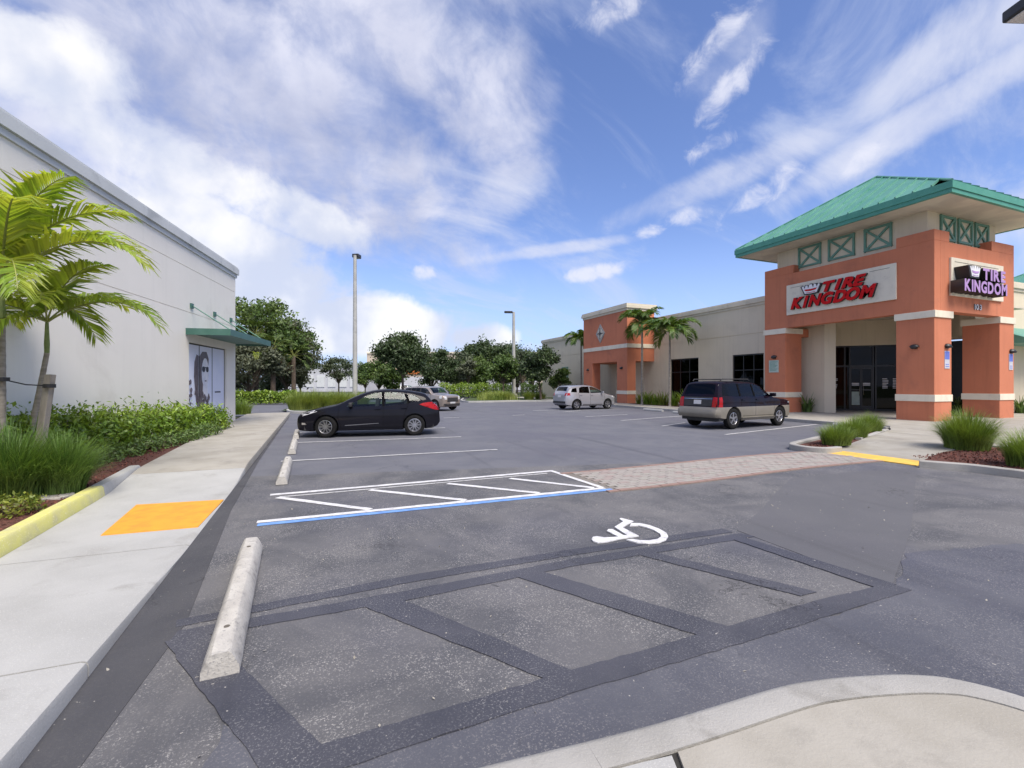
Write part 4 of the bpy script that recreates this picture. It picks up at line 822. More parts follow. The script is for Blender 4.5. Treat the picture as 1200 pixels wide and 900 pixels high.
def put_word(word, org, U, Nn, h, W_, depth, parent, mf, ms, shear=0., bold=.02, gap=.1):
    U, Nn, org = map(Vector, (U, Nn, org)); 
    for me in glyphs(word, h, W_, depth, shear, bold, gap):
        me.materials.clear(); me.materials.append(M[mf]); me.materials.append(M[ms])
        for p in me.polygons: p.material_index = 0 if p.normal.z > .5 else 1
        c = np.zeros(len(me.vertices) * 3, np.float32); me.vertices.foreach_get('co', c); c = c.reshape(-1, 3)
        w = np.array(org) + np.outer(c[:, 0], U) + np.outer(c[:, 1], (0, 0, 1)) + np.outer(c[:, 2], Nn) - np.array(ORG[parent.name])
        me.vertices.foreach_set('co', w.astype(np.float32).ravel()); me.update(); o = bpy.data.objects.new('letter', me); COL.objects.link(o); o.parent = parent
def plate(mb, org, U, Nn, pts, d0, d1):
    U, Nn, org = map(Vector, (U, Nn, org)); z = Vector((0, 0, 1)); n = len(pts)
    q = [org + U * a + z * b for a, b in pts]
    mb.add([p + Nn * d1 for p in q] + [p + Nn * d0 for p in q], [tuple(range(n)), tuple(range(n, 2 * n))[::-1]] + [(i, i + n, (i + 1) % n + n, (i + 1) % n) for i in range(n)])
def crown(org, U, Nn, w, h, d0, d1, parent, mf, mo, ms):
    """bowl-shaped crown emblem: dark outline plate, pale crown with five points, red or lilac lining"""
    def out(k_, zz):
        b = [(.18, 0), (.5, -.05), (.82, 0), (1.0, .92), (.90, .98), (.84, .62), (.78, 1.02), (.68, 1.02), (.64, .62), (.56, 1.08), (.44, 1.08), (.36, .62), (.32, 1.02), (.22, 1.02), (.16, .62), (.10, .98), (0, .92)]
        return [((.5 + (a - .5) * k_) * w, (.5 + (c - .5) * k_) * h) for a, c in b]
    m1 = MB(); plate(m1, org, U, Nn, [(.10 * w, -.12 * h), (.9 * w, -.12 * h), (1.10 * w, 1.04 * h), (-.10 * w, 1.04 * h)] if ms == 'dark' else out(1.12, 0), d0, d1); m1.build('crown_outline', mo, parent)
    m2 = MB(); plate(m2, org, U, Nn, out(.95, 0), d1 + .002, d1 + .02); m2.build('crown', 'sign_white', parent)
    m3 = MB(); plate(m3, org, U, Nn, [(.24 * w, .34 * h), (.5 * w, .28 * h), (.76 * w, .34 * h), (.84 * w, .55 * h), (.5 * w, .50 * h), (.16 * w, .55 * h)], d1 + .022, d1 + .03)
    plate(m3, org, U, Nn, [(.26 * w, .10 * h), (.5 * w, .05 * h), (.74 * w, .10 * h), (.75 * w, .16 * h), (.5 * w, .11 * h), (.25 * w, .16 * h)], d1 + .022, d1 + .03); m3.build('crown_lining', mf, parent)
s1_ = root('shop_sign', (22.66, 14.8, 5.27)); tag(s1_, 'cream sign with red TIRE KINGDOM letters and crown, facing the parking lot', 'sign', 'TIRE KINGDOM signs on the tower')
mb = MB(); mb.box(22.62, 12.26, 5.27, 22.698, 17.33, 6.83); mb.build('sign_panel', 'cream', s1_, bevel=.01)
mb = MB(); mb.box(22.612, 16.4, 6.66, 22.6195, 17.1, 6.675); mb.box(22.612, 12.5, 6.66, 22.6195, 13.3, 6.675); mb.build('score_line', 'reveal', s1_)
put_word('KINGDOM', (22.615, 17.02, 5.50), (0, -1, 0), (-1, 0, 0), .60, 4.08, .12, s1_, 'sign_red', 'sign_side', .32, .055, .09)
put_word('TIRE', (22.613, 15.33, 6.12), (0, -1, 0), (-1, 0, 0), .50, 1.98, .12, s1_, 'sign_red', 'sign_side', .32, .055, .09)
crown((22.615, 16.42, 6.18), (0, -1, 0), (-1, 0, 0), .98, .42, .0, .10, s1_, 'sign_red', 'sign_side', '')
s2_ = root('shop_sign', (25.7, 10.9, 5.27)); tag(s2_, 'cream sign with thick lilac TIRE KINGDOM letters beside a black crown box', 'sign', 'TIRE KINGDOM signs on the tower')
mb = MB(); mb.box(23.72, 10.87, 5.27, 27.72, 10.948, 6.83); mb.build('sign_panel', 'cream', s2_, bevel=.01)
mb = MB(); mb.box(23.95, 10.862, 6.66, 27.3, 10.8695, 6.675); mb.build('score_line', 'reveal', s2_)
put_word('KINGDOM', (23.62, 10.86, 5.36), (1, 0, 0), (0, -1, 0), .50, 3.2, .46, s2_, 'sign_purple', 'sign_side', 0, .04, .10)
put_word('TIRE', (24.96, 10.862, 5.91), (1, 0, 0), (0, -1, 0), .48, 1.72, .46, s2_, 'sign_purple', 'sign_side', 0, .04, .12)
crown((23.95, 10.86, 5.98), (1, 0, 0), (0, -1, 0), .78, .42, .0, .46, s2_, 'sign_purple', 'sign_side', 'dark')
for me_w, x_ in (('103', 25.55),):
    nb = root('address_number', (25.9, 10.94, 4.8)); tag(nb, 'small grey address number under the lilac sign', 'house number'); put_word(me_w, (x_, 10.948, 4.80), (1, 0, 0), (0, -1, 0), .24, .55, .03, nb, 'plaque_grey', 'sign_side', 0, .02, .12)
# lamps and plaques on the columns
def wall_lamp(p, n, label, r=.16):
    o = root('wall_lamp', p, math.atan2(n[1], n[0]), world=False); mb = MB()
    vs = []; k_ = 10
    for i in range(6):
        a = math.pi / 2 * i / 5
        for j in range(k_ + 1): b = math.pi * j / k_ - math.pi / 2; vs.append((r * math.cos(a) * math.cos(b) * .9 + .02, r * math.cos(a) * math.sin(b) * 1.1, r * .75 * math.sin(a)))
    mb.add(vs, [(i * (k_ + 1) + j, i * (k_ + 1) + j + 1, (i + 1) * (k_ + 1) + j + 1, (i + 1) * (k_ + 1) + j) for i in range(5) for j in range(k_)]); mb.build('lamp_shade', 'black_metal', o, smooth=True)
    mb = MB(); mb.lathe([(0, -.07), (r * .6, -.06), (r * .8, 0), (0, .0)], 14, c=(r * .45, 0, 0)); mb.build('lens', 'plastic_black', o, smooth=True)
    mb = MB(); mb.box(0.001, -r * .6, -.08, .03, r * .6, .1); mb.build('back_plate', 'black_metal', o); return tag(o, label, 'lamp', 'black half-round wall lamps')
wall_lamp((22.7, 11.62, 3.18), (-1, 0), 'black wall lamp on the lot-facing side of the nearest orange column'); wall_lamp((23.55, 10.95, 3.18), (0, -1), 'black wall lamp above a blue plaque on the nearest orange column')
wall_lamp((28.55, 10.95, 3.1), (0, -1), 'black wall lamp on the rightmost orange column'); wall_lamp((22.7, 18.1, 3.1), (-1, 0), 'black wall lamp above the pale green notice on the left orange column')
def wallsign(name, p, U, Nn, w, h, m, label, stripes, ms, cat='sign'):
    o = root(name, p); tag(o, label, cat); mb = MB(); plate(mb, p, U, Nn, [(0, 0), (w, 0), (w, h), (0, h)], .001, .02); mb.build('panel', m, o)
    mb = MB()
    for (a, b, c, d) in stripes: plate(mb, p, U, Nn, [(a * w, b * h), (c * w, b * h), (c * w, d * h), (a * w, d * h)], .0205, .024)
    mb.build('print', ms, o)
ln = [(.1, .86 - .1 * i, .9 - .12 * (i % 3), .90 - .1 * i) for i in range(8)]
wallsign('notice_sign', (22.7, 18.42, 2.28), (0, -1, 0), (-1, 0, 0), .58, .66, 'plaque_green', 'pale green notice with rows of print on the left orange column', ln, 'lattice_green')
wallsign('parking_plaque', (23.38, 10.95, 2.28), (1, 0, 0), (0, -1, 0), .34, .72, 'plaque_grey', 'small blue and grey plaque under a lamp on the nearest orange column', [(.04, .52, .96, .97), (.15, .1, .85, .14), (.15, .22, .85, .26)], 'plaque_blue')
wallsign('parking_plaque', (28.35, 10.95, 2.28), (1, 0, 0), (0, -1, 0), .32, .72, 'plaque_grey', 'small blue and grey plaque on the rightmost orange column', [(.04, .52, .96, .97), (.15, .1, .85, .14), (.15, .22, .85, .26)], 'plaque_blue')
# ------------------------------------------------------------------ small entrance tower
t3 = root('entrance_tower', (23.2, 33.4, .14)); tag(t3, 'smaller flat-topped orange entrance tower with diamond medallion, behind the silver hatchback', 'tower')
a0, a1, b0, b1 = 21.9, 24.5, 30.25, 36.8
mb = MB(); 
for c in ((a0, b0, a0 + .8, 31.6), (a0, 35.3, a0 + .8, b1)): mb.box(c[0], c[1], .1, c[2], c[3], 3.46)
mb.box(a0, b0, 3.46, a1 - .002, b1, 7.42); mb.build('wall', 'stucco_orange', t3)
for c in ((a0, b0, a0 + .8, 31.6), (a0, 35.3, a0 + .8, b1)):
    m2 = MB(); m2.box(c[0] - .03, c[1] - .03, .85, c[2] + .03, c[3] + .03, 1.13); m2.build('band', 'cream', t3)
m2 = MB(); m2.box(a0 - .05, b0 - .05, 4.50, a1 + .0, b1 + .05, 4.82); m2.build('band', 'cream', t3, bevel=.01)
m2 = MB(); m2.box(a0 - .06, b0 - .06, 7.422, a1 + .1, b1 + .06, 7.60); m2.box(a0 - .16, b0 - .16, 7.602, a1 + .2, b1 + .16, 7.82); m2.box(a0 - .12, b0 - .12, 7.822, a1 + .16, b1 + .12, 7.96); m2.build('cornice', 'trim_beige', t3)
md = MB(); c_ = (a0, 34.0, 5.95); s_ = .80
U_, N_ = (0, -1, 0), (-1, 0, 0)
def dia(s): return [(0, -s), (s * .85, 0), (0, s), (-s * .85, 0)]
plate(md, c_, U_, N_, dia(s_), .0, .05); me_ = md.build('medallion', 'concrete_curb', t3)
md = MB(); plate(md, c_, U_, N_, dia(s_ * .74), .051, .06); md.build('medallion_inset', 'soffit', me_)
md = MB(); plate(md, c_, U_, N_, [(-.04, -.5), (.04, -.5), (.04, .5), (-.04, .5)], .061, .085); plate(md, c_, U_, N_, [(-.42, -.04), (.42, -.04), (.42, .04), (-.42, .04)], .061, .084); plate(md, c_, U_, N_, dia(.2), .061, .10); md.build('medallion_cross', 'dark_frame', me_)
wall_lamp((a0, 30.95, 2.9), (-1, 0), 'black wall lamp on the nearer pier of the small orange tower'); wall_lamp((a0, 36.0, 2.9), (-1, 0), 'black wall lamp on the farther pier of the small orange tower')
for y_, lab in ((39.6, 'green metal wall trellis just left of the small orange tower'), (45.6, 'green metal wall trellis on the beige wall farthest from the tower')):
    tr_ = root('wall_trellis', (24.4, y_, .3)); tag(tr_, lab, 'trellis', 'green wall trellises')
    lattice(tr_, (24.44, y_, .4), (0, -1, 0), 1.3, 3.1, (-1, 0, 0), .07, .06, tuple((0, i / 5, 1, (i + 1) / 5) for i in range(5)) + tuple((0, (i + 1) / 5, 1, i / 5) for i in range(5)), name='lattice')
# ------------------------------------------------------------------ light poles
def light_pole(x, y, h, az, label, r=.12, head=(.62, .42, .22), arm=.25):
    o = root('light_pole', (x, y, .0), az, world=False); mb = MB(); mb.tube([(0, 0, 0), (0, 0, h)], [r * 1.35, r * .85], 10); mb.build('pole', 'pole_grey', o, smooth=True)
    mb = MB(); mb.lathe([(0, 0), (r * 2.4, 0), (r * 2.4, .5), (r * 2.2, .55), (0, .55)], 16); mb.build('base', 'concrete_old', o, smooth=True)
    mb = MB(); mb.tube([(0, 0, h - .1), (arm + .1, 0, h - .05)], .04, 6); mb.build('arm', 'black_metal', o)
    mb = MB(); mb.box(arm, -head[1] / 2, h - .12, arm + head[0], head[1] / 2, h - .12 + head[2]); mb.build('lamp_head', 'black_metal', o, bevel=.03)
    mb = MB(); mb.box(arm + .05, -head[1] / 2 + .05, h - .135, arm + head[0] - .05, head[1] / 2 - .05, h - .121); mb.build('lens', 'lamp_clear', o)
    return tag(o, label, 'light pole', 'parking lot light poles')
x, y = D(416, 32); light_pole(x, y, 10.5, R(60), 'tall concrete light pole rising behind the black hatchback', .13, (.5, .45, .25), .0)
x, y = D(602, 52); light_pole(x, y, 9.7, R(165), 'light pole with black head standing in the far grass island', .17, (.9, .45, .2), .15)
x, y = D(1243, 9.1); light_pole(x, y, 8.95, R(160), 'light pole beyond the right edge, only its black lamp head showing in the top corner', .12, (.85, .42, .22), .12)
# ------------------------------------------------------------------ vehicles
def interp_curve(pts):
    p = sorted(pts); xs = np.array([q[0] for q in p]); zs = np.array([q[1] for q in p]); n = len(xs)
    d = np.diff(zs) / np.diff(xs); m = np.zeros(n); m[0], m[-1] = d[0], d[-1]
    for i in range(1, n - 1): m[i] = 0 if d[i - 1] * d[i] <= 0 else 2 * d[i - 1] * d[i] / (d[i - 1] + d[i])
    def f(x):
        i = int(np.clip(np.searchsorted(xs, x) - 1, 0, n - 2)); h = xs[i + 1] - xs[i]; t = min(1, max(0, (x - xs[i]) / h))
        return (2 * t**3 - 3 * t**2 + 1) * zs[i] + (t**3 - 2 * t**2 + t) * h * m[i] + (-2 * t**3 + 3 * t**2) * zs[i + 1] + (t**3 - t**2) * h * m[i + 1]
    return f
def car(name, loc, rz, S, label, cat='car'):
    L, Wd, H = S['L'], S['W'], S['H']; rt = root(name, (loc[0], loc[1], .012), rz, world=False); tag(rt, label, cat, 'cars in the parking lot')
    top = interp_curve(S['top']); bot = interp_curve(S['bot']); pl_ = interp_curve(S['plan']); gs = interp_curve(S['side'])
    xs = np.unique(np.concatenate([np.linspace(-L / 2, L / 2, 84), L / 2 - np.array([.0, .01, .025, .045, .07]), -L / 2 + np.array([.0, .01, .025, .045, .07])]))
    NS, NT = 14, 9; ring = []; vs = []
    def sec(x):
        zt, zb, hw = top(x), bot(x), pl_(x) * Wd / 2; r_ = min(S.get('r', .13), (zt - zb) * .45); zs_ = zt - r_; out = [(0, zb), (hw * .6, zb), (hw * gs(zb) * .93, zb)]
        for i in range(NS): z = zb + .03 + (zs_ - zb - .03) * i / (NS - 1); out.append((hw * gs(z), z))
        y0 = hw * gs(zs_); e = .62
        for i in range(1, NT + 1):
            a = math.pi / 2 * i / NT; out.append((y0 * math.cos(a) ** e if i < NT else 0, zs_ + r_ * math.sin(a) ** e))
        return out
    for x in xs:
        s = sec(x); full = s + [(-y, z) for y, z in s[-2:0:-1]]; m_ = len(full); vs += [(x, y, z) for y, z in full]
    n = len(xs); fs = [(i * m_ + j, (i + 1) * m_ + j, (i + 1) * m_ + (j + 1) % m_, i * m_ + (j + 1) % m_) for i in range(n - 1) for j in range(m_)]
    fs += [tuple(range(m_)), tuple(range((n - 1) * m_, n * m_))[::-1]]
    me = bpy.data.meshes.new('shell'); me.from_pydata(vs, [], fs); bm = bmesh.new(); bm.from_mesh(me); bmesh.ops.recalc_face_normals(bm, faces=bm.faces); bm.to_mesh(me)
    bvh = BVHTree.FromBMesh(bm)
    if S.get('clad'):
        bmesh.ops.bisect_plane(bm, geom=list(bm.verts) + list(bm.edges) + list(bm.faces), plane_co=(0, 0, S['cladz']), plane_no=(0, 0, 1)); bm.to_mesh(me)
    bm.free()
    # wheel arches and window openings, cut as real holes
    sh = bpy.data.objects.new('shell', me); COL.objects.link(sh); so_ = sh.modifiers.new('s', 'SOLIDIFY'); so_.thickness = .03; so_.offset = -1
    cut = MB(); R_ = S['wr']; ra = S.get('arch', R_ + .045)
    for ax in (S['fa'], S['ra']):
        cut2 = [(ax + ra * math.cos(2 * math.pi * i / 28), R_ + .01 + ra * math.sin(2 * math.pi * i / 28)) for i in range(28)]
        for s in (-1, 1):
            y0, y1 = s * (Wd / 2 - .26), s * (Wd / 2 + .1); k_ = 28
            cut.add([(x, y0, z) for x, z in cut2] + [(x, y1, z) for x, z in cut2], [tuple(range(k_)), tuple(range(k_, 2 * k_))[::-1]] + [(i, i + k_, (i + 1) % k_ + k_, (i + 1) % k_) for i in range(k_)])
    for w in S['wins']:
        k_ = len(w)
        for s in (-1, 1):
            y0, y1 = s * .35, s * (Wd / 2 + .1)
            cut.add([(x, y0, z) for x, z in w] + [(x, y1, z) for x, z in w], [tuple(range(k_)), tuple(range(k_, 2 * k_))[::-1]] + [(i, i + k_, (i + 1) % k_ + k_, (i + 1) % k_) for i in range(k_)])
    cut_a = cut; cut = MB()
    for w, z0 in ((S['wshield'], S['belt']), (S['rglass'], S['belt'])):
        (xa, ya), (xb, yb) = w; q = [(xa, -ya), (xb, -yb), (xb, yb), (xa, ya)]; cut.prism(q, z0, H + .3)
    cos = []
    for c_ in (cut_a, cut):
        cme = bpy.data.meshes.new('cut'); cme.from_pydata(c_.v, [], c_.f); bm = bmesh.new(); bm.from_mesh(cme); bmesh.ops.recalc_face_normals(bm, faces=bm.faces); bm.to_mesh(cme); bm.free()
        co = bpy.data.objects.new('cut', cme); COL.objects.link(co); cos.append(co); bo = sh.modifiers.new('b', 'BOOLEAN'); bo.object = co; bo.operation = 'DIFFERENCE'; bo.solver = 'EXACT'
    dg = bpy.context.evaluated_depsgraph_get(); bme = bpy.data.meshes.new_from_object(sh.evaluated_get(dg)); bpy.data.objects.remove(sh)
    for co in cos: bpy.data.objects.remove(co)
    bme.materials.clear(); bme.materials.append(M[S['paint']]); bme.materials.append(M[S.get('clad', S['paint'])])
    for p in bme.polygons:
        p.material_index = 1 if (S.get('clad') and p.center.z < S['cladz'] + .0) else 0
    bme.polygons.foreach_set('use_smooth', [True] * len(bme.polygons)); bme.set_sharp_from_angle(angle=R(32))
    body = bpy.data.objects.new('body', bme); COL.objects.link(body); body.parent = rt
    def cast(o, d):
        h = bvh.ray_cast(Vector(o), Vector(d)); return h[0], h[1]
    def decal(name, outs, view, m, parent=body, off=.004, thick=.012, step=.06):
        bm = bmesh.new()
        for o_ in (outs if isinstance(outs[0][0], (tuple, list)) else [outs]):
            bm.faces.new([bm.verts.new((a, b, 0)) for a, b in o_])
        bmesh.ops.triangulate(bm, faces=[f for f in bm.faces if len(f.verts) > 4])
        lo = [min(v.co[i] for v in bm.verts) for i in (0, 1)]; hi = [max(v.co[i] for v in bm.verts) for i in (0, 1)]
        for i in (0, 1):
            nrm = (1, 0, 0) if i == 0 else (0, 1, 0); c = lo[i] + step
            while c < hi[i]:
                g = list(bm.verts) + list(bm.edges) + list(bm.faces); bmesh.ops.bisect_plane(bm, geom=g, plane_co=[c * q for q in nrm], plane_no=nrm); c += step
        fr = {}
        for v in bm.verts:
            a, b = v.co.x, v.co.y
            if view in 'LR': s = 1 if view == 'L' else -1; h, nn = cast((a, s * 3, b), (0, -s, 0)); fb = Vector((a, s * Wd / 2 * .9, b)); fn = Vector((0, s, 0))
            elif view in 'FB': s = 1 if view == 'F' else -1; h, nn = cast((s * 5, a, b), (-s, 0, 0)); fb = Vector((s * L / 2, a, b)); fn = Vector((s, 0, 0))
            else: h, nn = cast((a, b, 4), (0, 0, -1)); fb = Vector((a, b, H)); fn = Vector((0, 0, 1))
            if h is None: h, nn = fb, fn
            if nn.dot(fn) < 0: nn = -nn
            fr[v.index if v.index >= 0 else v] = None; v.co = h + nn * off; v.normal = nn; fr[v] = nn
        nmap = {v: fr[v] for v in bm.verts}; be = [e for e in bm.edges if len(e.link_faces) == 1]; back = {}
        for e in be:
            for v in e.verts:
                if v not in back: back[v] = bm.verts.new(v.co - nmap[v] * thick)
            a, b = e.verts; bm.faces.new((a, b, back[b], back[a]))
        bmesh.ops.recalc_face_normals(bm, faces=bm.faces)
        me = bpy.data.meshes.new(name); bm.to_mesh(me); bm.free(); me.materials.append(M[m]); me.polygons.foreach_set('use_smooth', [True] * len(me.polygons)); me.set_sharp_from_angle(angle=R(50))
        o = bpy.data.objects.new(name, me); COL.objects.link(o); o.parent = parent; return o
    def mir(o_): return [(-a, b) for a, b in o_]
    gm = S.get('glass', 'glass_car')
    for sname in 'LR':
        for i, w in enumerate(S['wins']): decal('side_window', w, sname, S.get('glass_rear', gm) if i else gm, rt, -.006, .004)
        for i in range(len(S['wins']) - 1):
            a, b = S['wins'][i], S['wins'][i + 1]; decal('window_pillar', [a[-1], a[-2], b[1], b[0]], sname, S.get('pillar', 'seam_black'), rt, .002, .01)
        for ln_ in S['seams']:
            for (a, b) in zip(ln_[:-1], ln_[1:]):
                d = Vector((b[0] - a[0], b[1] - a[1])).normalized(); nr = Vector((-d.y, d.x)) * .006; decal('door_seam', [(a[0] + nr.x, a[1] + nr.y), (b[0] + nr.x, b[1] + nr.y), (b[0] - nr.x, b[1] - nr.y), (a[0] - nr.x, a[1] - nr.y)], sname, 'seam_black', rt, .0015, .006)
        for x, z in S['handles']: decal('door_handle', [(x - .09, z - .015), (x + .09, z - .015), (x + .09, z + .018), (x - .09, z + .018)], sname, S['paint'], rt, .035, .04, .09)
        for nm, o_, m_, of in S.get('side', []) if isinstance(S.get('side'), dict) else S['sidedec']: decal(nm, o_, sname, m_, rt, of, of + .02)
    (xa, ya), (xb, yb) = S['wshield']; decal('windshield', [(xa, -ya), (xb, -yb), (xb, yb), (xa, ya)], 'T', gm, rt, -.006, .004)
    (xa, ya), (xb, yb) = S['rglass']; decal('rear_window', [(xa, -ya), (xb, -yb), (xb, yb), (xa, ya)], 'T', S.get('glass_rear', gm), rt, -.006, .004, .03)
    for nm, o_, v_, m_, of in S['enddec']:
        decal(nm, o_, v_, m_, rt, of, of + .02)
    # underbody, inner arches, cabin
    mb = MB(); zb = S['floor']; hw = Wd / 2 - .30
    mb.box(-L / 2 + .25, -hw, zb, L / 2 - .25, hw, zb + .30); segs = sorted([(S['ra'] - ra - .02, S['ra'] + ra + .02), (S['fa'] - ra - .02, S['fa'] + ra + .02)])
    for x0, x1 in ((-L / 2 + .22, segs[0][0]), (segs[0][1], segs[1][0]), (segs[1][1], L / 2 - .25)):
        if x1 > x0: mb.box(x0, -Wd / 2 * .88, zb + .03, x1, Wd / 2 * .88, zb + .24)
    for x0, x1 in segs: mb.box(x0 - .03, -hw - .01, zb + .28, x1 + .03, hw + .01, 2 * R_ + .16)
    for x0, x1 in segs: mb.box(x0, -Wd / 2 * .86, 2 * R_ + .11, x1, Wd / 2 * .86, 2 * R_ + .14)
    mb.build('underbody', 'plastic_black', rt)
    cb = MB(); xf, xr = S['cab']; cb.box(xr, -Wd / 2 * .84, S['belt'] - .42, xf, Wd / 2 * .84, S['belt'] - .38); cb.box(xf - .28, -Wd / 2 * .80, S['belt'] - .4, xf + .02, Wd / 2 * .80, S['belt'] - .02); cb.build('dashboard', 'interior', rt)
    for x, y, w in ((xf - 1.05, .38, .48), (xf - 1.05, -.38, .48), (xf - 1.95, 0, 1.25)):
        s_ = MB(); s_.box(x - .02, y - w / 2, S['belt'] - .40, x + .48, y + w / 2, S['belt'] - .25); s_.obox((x - .08, y, S['belt'] - .02), (.06, 0, 0), (0, w / 2, 0), (-.06, 0, .28)); 
        for q in ((0,) if w < 1 else (-.36, .36)): s_.obox((x - .16, y + q, S['belt'] + .27 + S.get('hr', 0)), (.045, 0, 0), (0, .12, 0), (0, 0, .08))
        s_.build('seat', 'interior', rt, bevel=.03, smooth=True)
    # mirrors
    mx, mz = S['mirror']
    for s in (-1, 1):
        h, nn = cast((mx, s * 3, mz), (0, -s, 0)); yy = abs(h.y) if h else Wd / 2
        mb = MB(); mb.obox((mx - .02, s * (yy + .12), mz + .03), (.05, 0, 0), (0, .11, 0), (0, 0, .065)); mb.obox((mx, s * (yy + .015), mz), (.03, 0, 0), (0, .05, 0), (0, 0, .025)); mb.build('wing_mirror', S.get('mirror_m', S['paint']), rt, bevel=.022, smooth=True)
    # wheels
    proto = None; tw_ = .205
    for ax in (S['fa'], S['ra']):
        for s in (-1, 1):
            st = S.get('steer', 0) if ax == S['fa'] else 0; yc = s * (Wd / 2 - .02 - tw_ / 2)
            if proto is None:
                hb = MB(); hb.lathe([(0, .0), (.14, 0), (.14, .04), (0, .04)], 16, 'y', (0, .0, 0)); hub = hb.build('wheel', 'rim_dark', rt, smooth=True)
                t = MB(); rr = S.get('rimr', R_ * .64); h_ = tw_ / 2
                t.lathe([(rr, -h_ * .85), (rr + .02, -h_ * .97), (R_ - .03, -h_), (R_ - .006, -h_ * .84), (R_, -h_ * .6), (R_, h_ * .6), (R_ - .006, h_ * .84), (R_ - .03, h_), (rr + .02, h_ * .97), (rr, h_ * .85), (rr - .02, h_ * .6), (rr - .02, -h_ * .6), (rr, -h_ * .85)], 36, 'y'); t.build('tyre', 'tyre', hub, smooth=True)
                rm = MB(); rm.lathe([(rr + .004, h_ * .86), (rr - .012, h_ * .90), (rr - .022, h_ * .80), (rr - .03, h_ * .2), (rr - .04, h_ * .2), (rr - .0, -h_ * .8)], 36, 'y'); ns = S.get('spokes', 5)
                for i in range(ns):
                    a = 2 * math.pi * i / ns + .3; e_r = Vector((math.cos(a), 0, math.sin(a))); e_t = Vector((-math.sin(a), 0, math.cos(a)))
                    for q in ((-1, 1) if S.get('twin') else (0,)):
                        c0 = e_r * .035 + e_t * .012 * q; c1 = e_r * (rr - .015) + e_t * .055 * q; m0 = (c0 + c1) / 2 + Vector((0, h_ * .66, 0)); dv = (c1 - c0) / 2; w_ = .016 if S.get('twin') else .032
                        rm.obox(m0, dv, Vector((0, .016, 0)), dv.normalized().cross(Vector((0, 1, 0))) * w_)
                rm.lathe([(0, h_ * .84), (.045, h_ * .82), (.055, h_ * .6), (.055, 0)], 16, 'y'); rm.build('rim', S.get('rimm', 'rim'), hub, smooth=True)
                bk = MB(); bk.lathe([(0, -.02), (rr - .03, -.02), (rr - .03, .0), (0, .0)], 24, 'y'); bk.build('brake_disc', 'rim_dark', hub, smooth=True); proto = hub; w = hub
            else:
                w = copy_tree(proto, (0, 0, 0), 0, rt)
            w.location = (ax, yc, R_); w.rotation_euler = (0, 0, (0 if s > 0 else math.pi) + st)
    for x0, x1, yy, zz_ in S.get('rails', []):
        for s in (-1, 1):
            mb = MB(); mb.tube([(x0, s * yy, zz_ - .06), (x0 - .08, s * yy, zz_), (x1 + .08, s * yy, zz_), (x1, s * yy, zz_ - .06)], .018, 6); mb.build('roof_rail', 'plastic_black', rt, smooth=True)
        if S.get('cross'):
            for xx in (x0 - .5, x1 + .5): mb = MB(); mb.box(xx - .02, -yy, zz_ - .01, xx + .02, yy, zz_ + .012); mb.build('cross_bar', 'plastic_black', rt)
    if S.get('antenna'): x, z = S['antenna']; mb = MB(); mb.tube([(x, 0, z - .03), (x - .12, 0, z + .16)], .006, 5); mb.build('antenna', 'plastic_black', rt)
    return rt
SIDE = [(.1, .93), (.3, .975), (.5, 1.0), (.72, .995), (.85, .975), (.95, .945), (1.1, .89), (1.3, .80), (1.47, .70), (1.8, .60)]
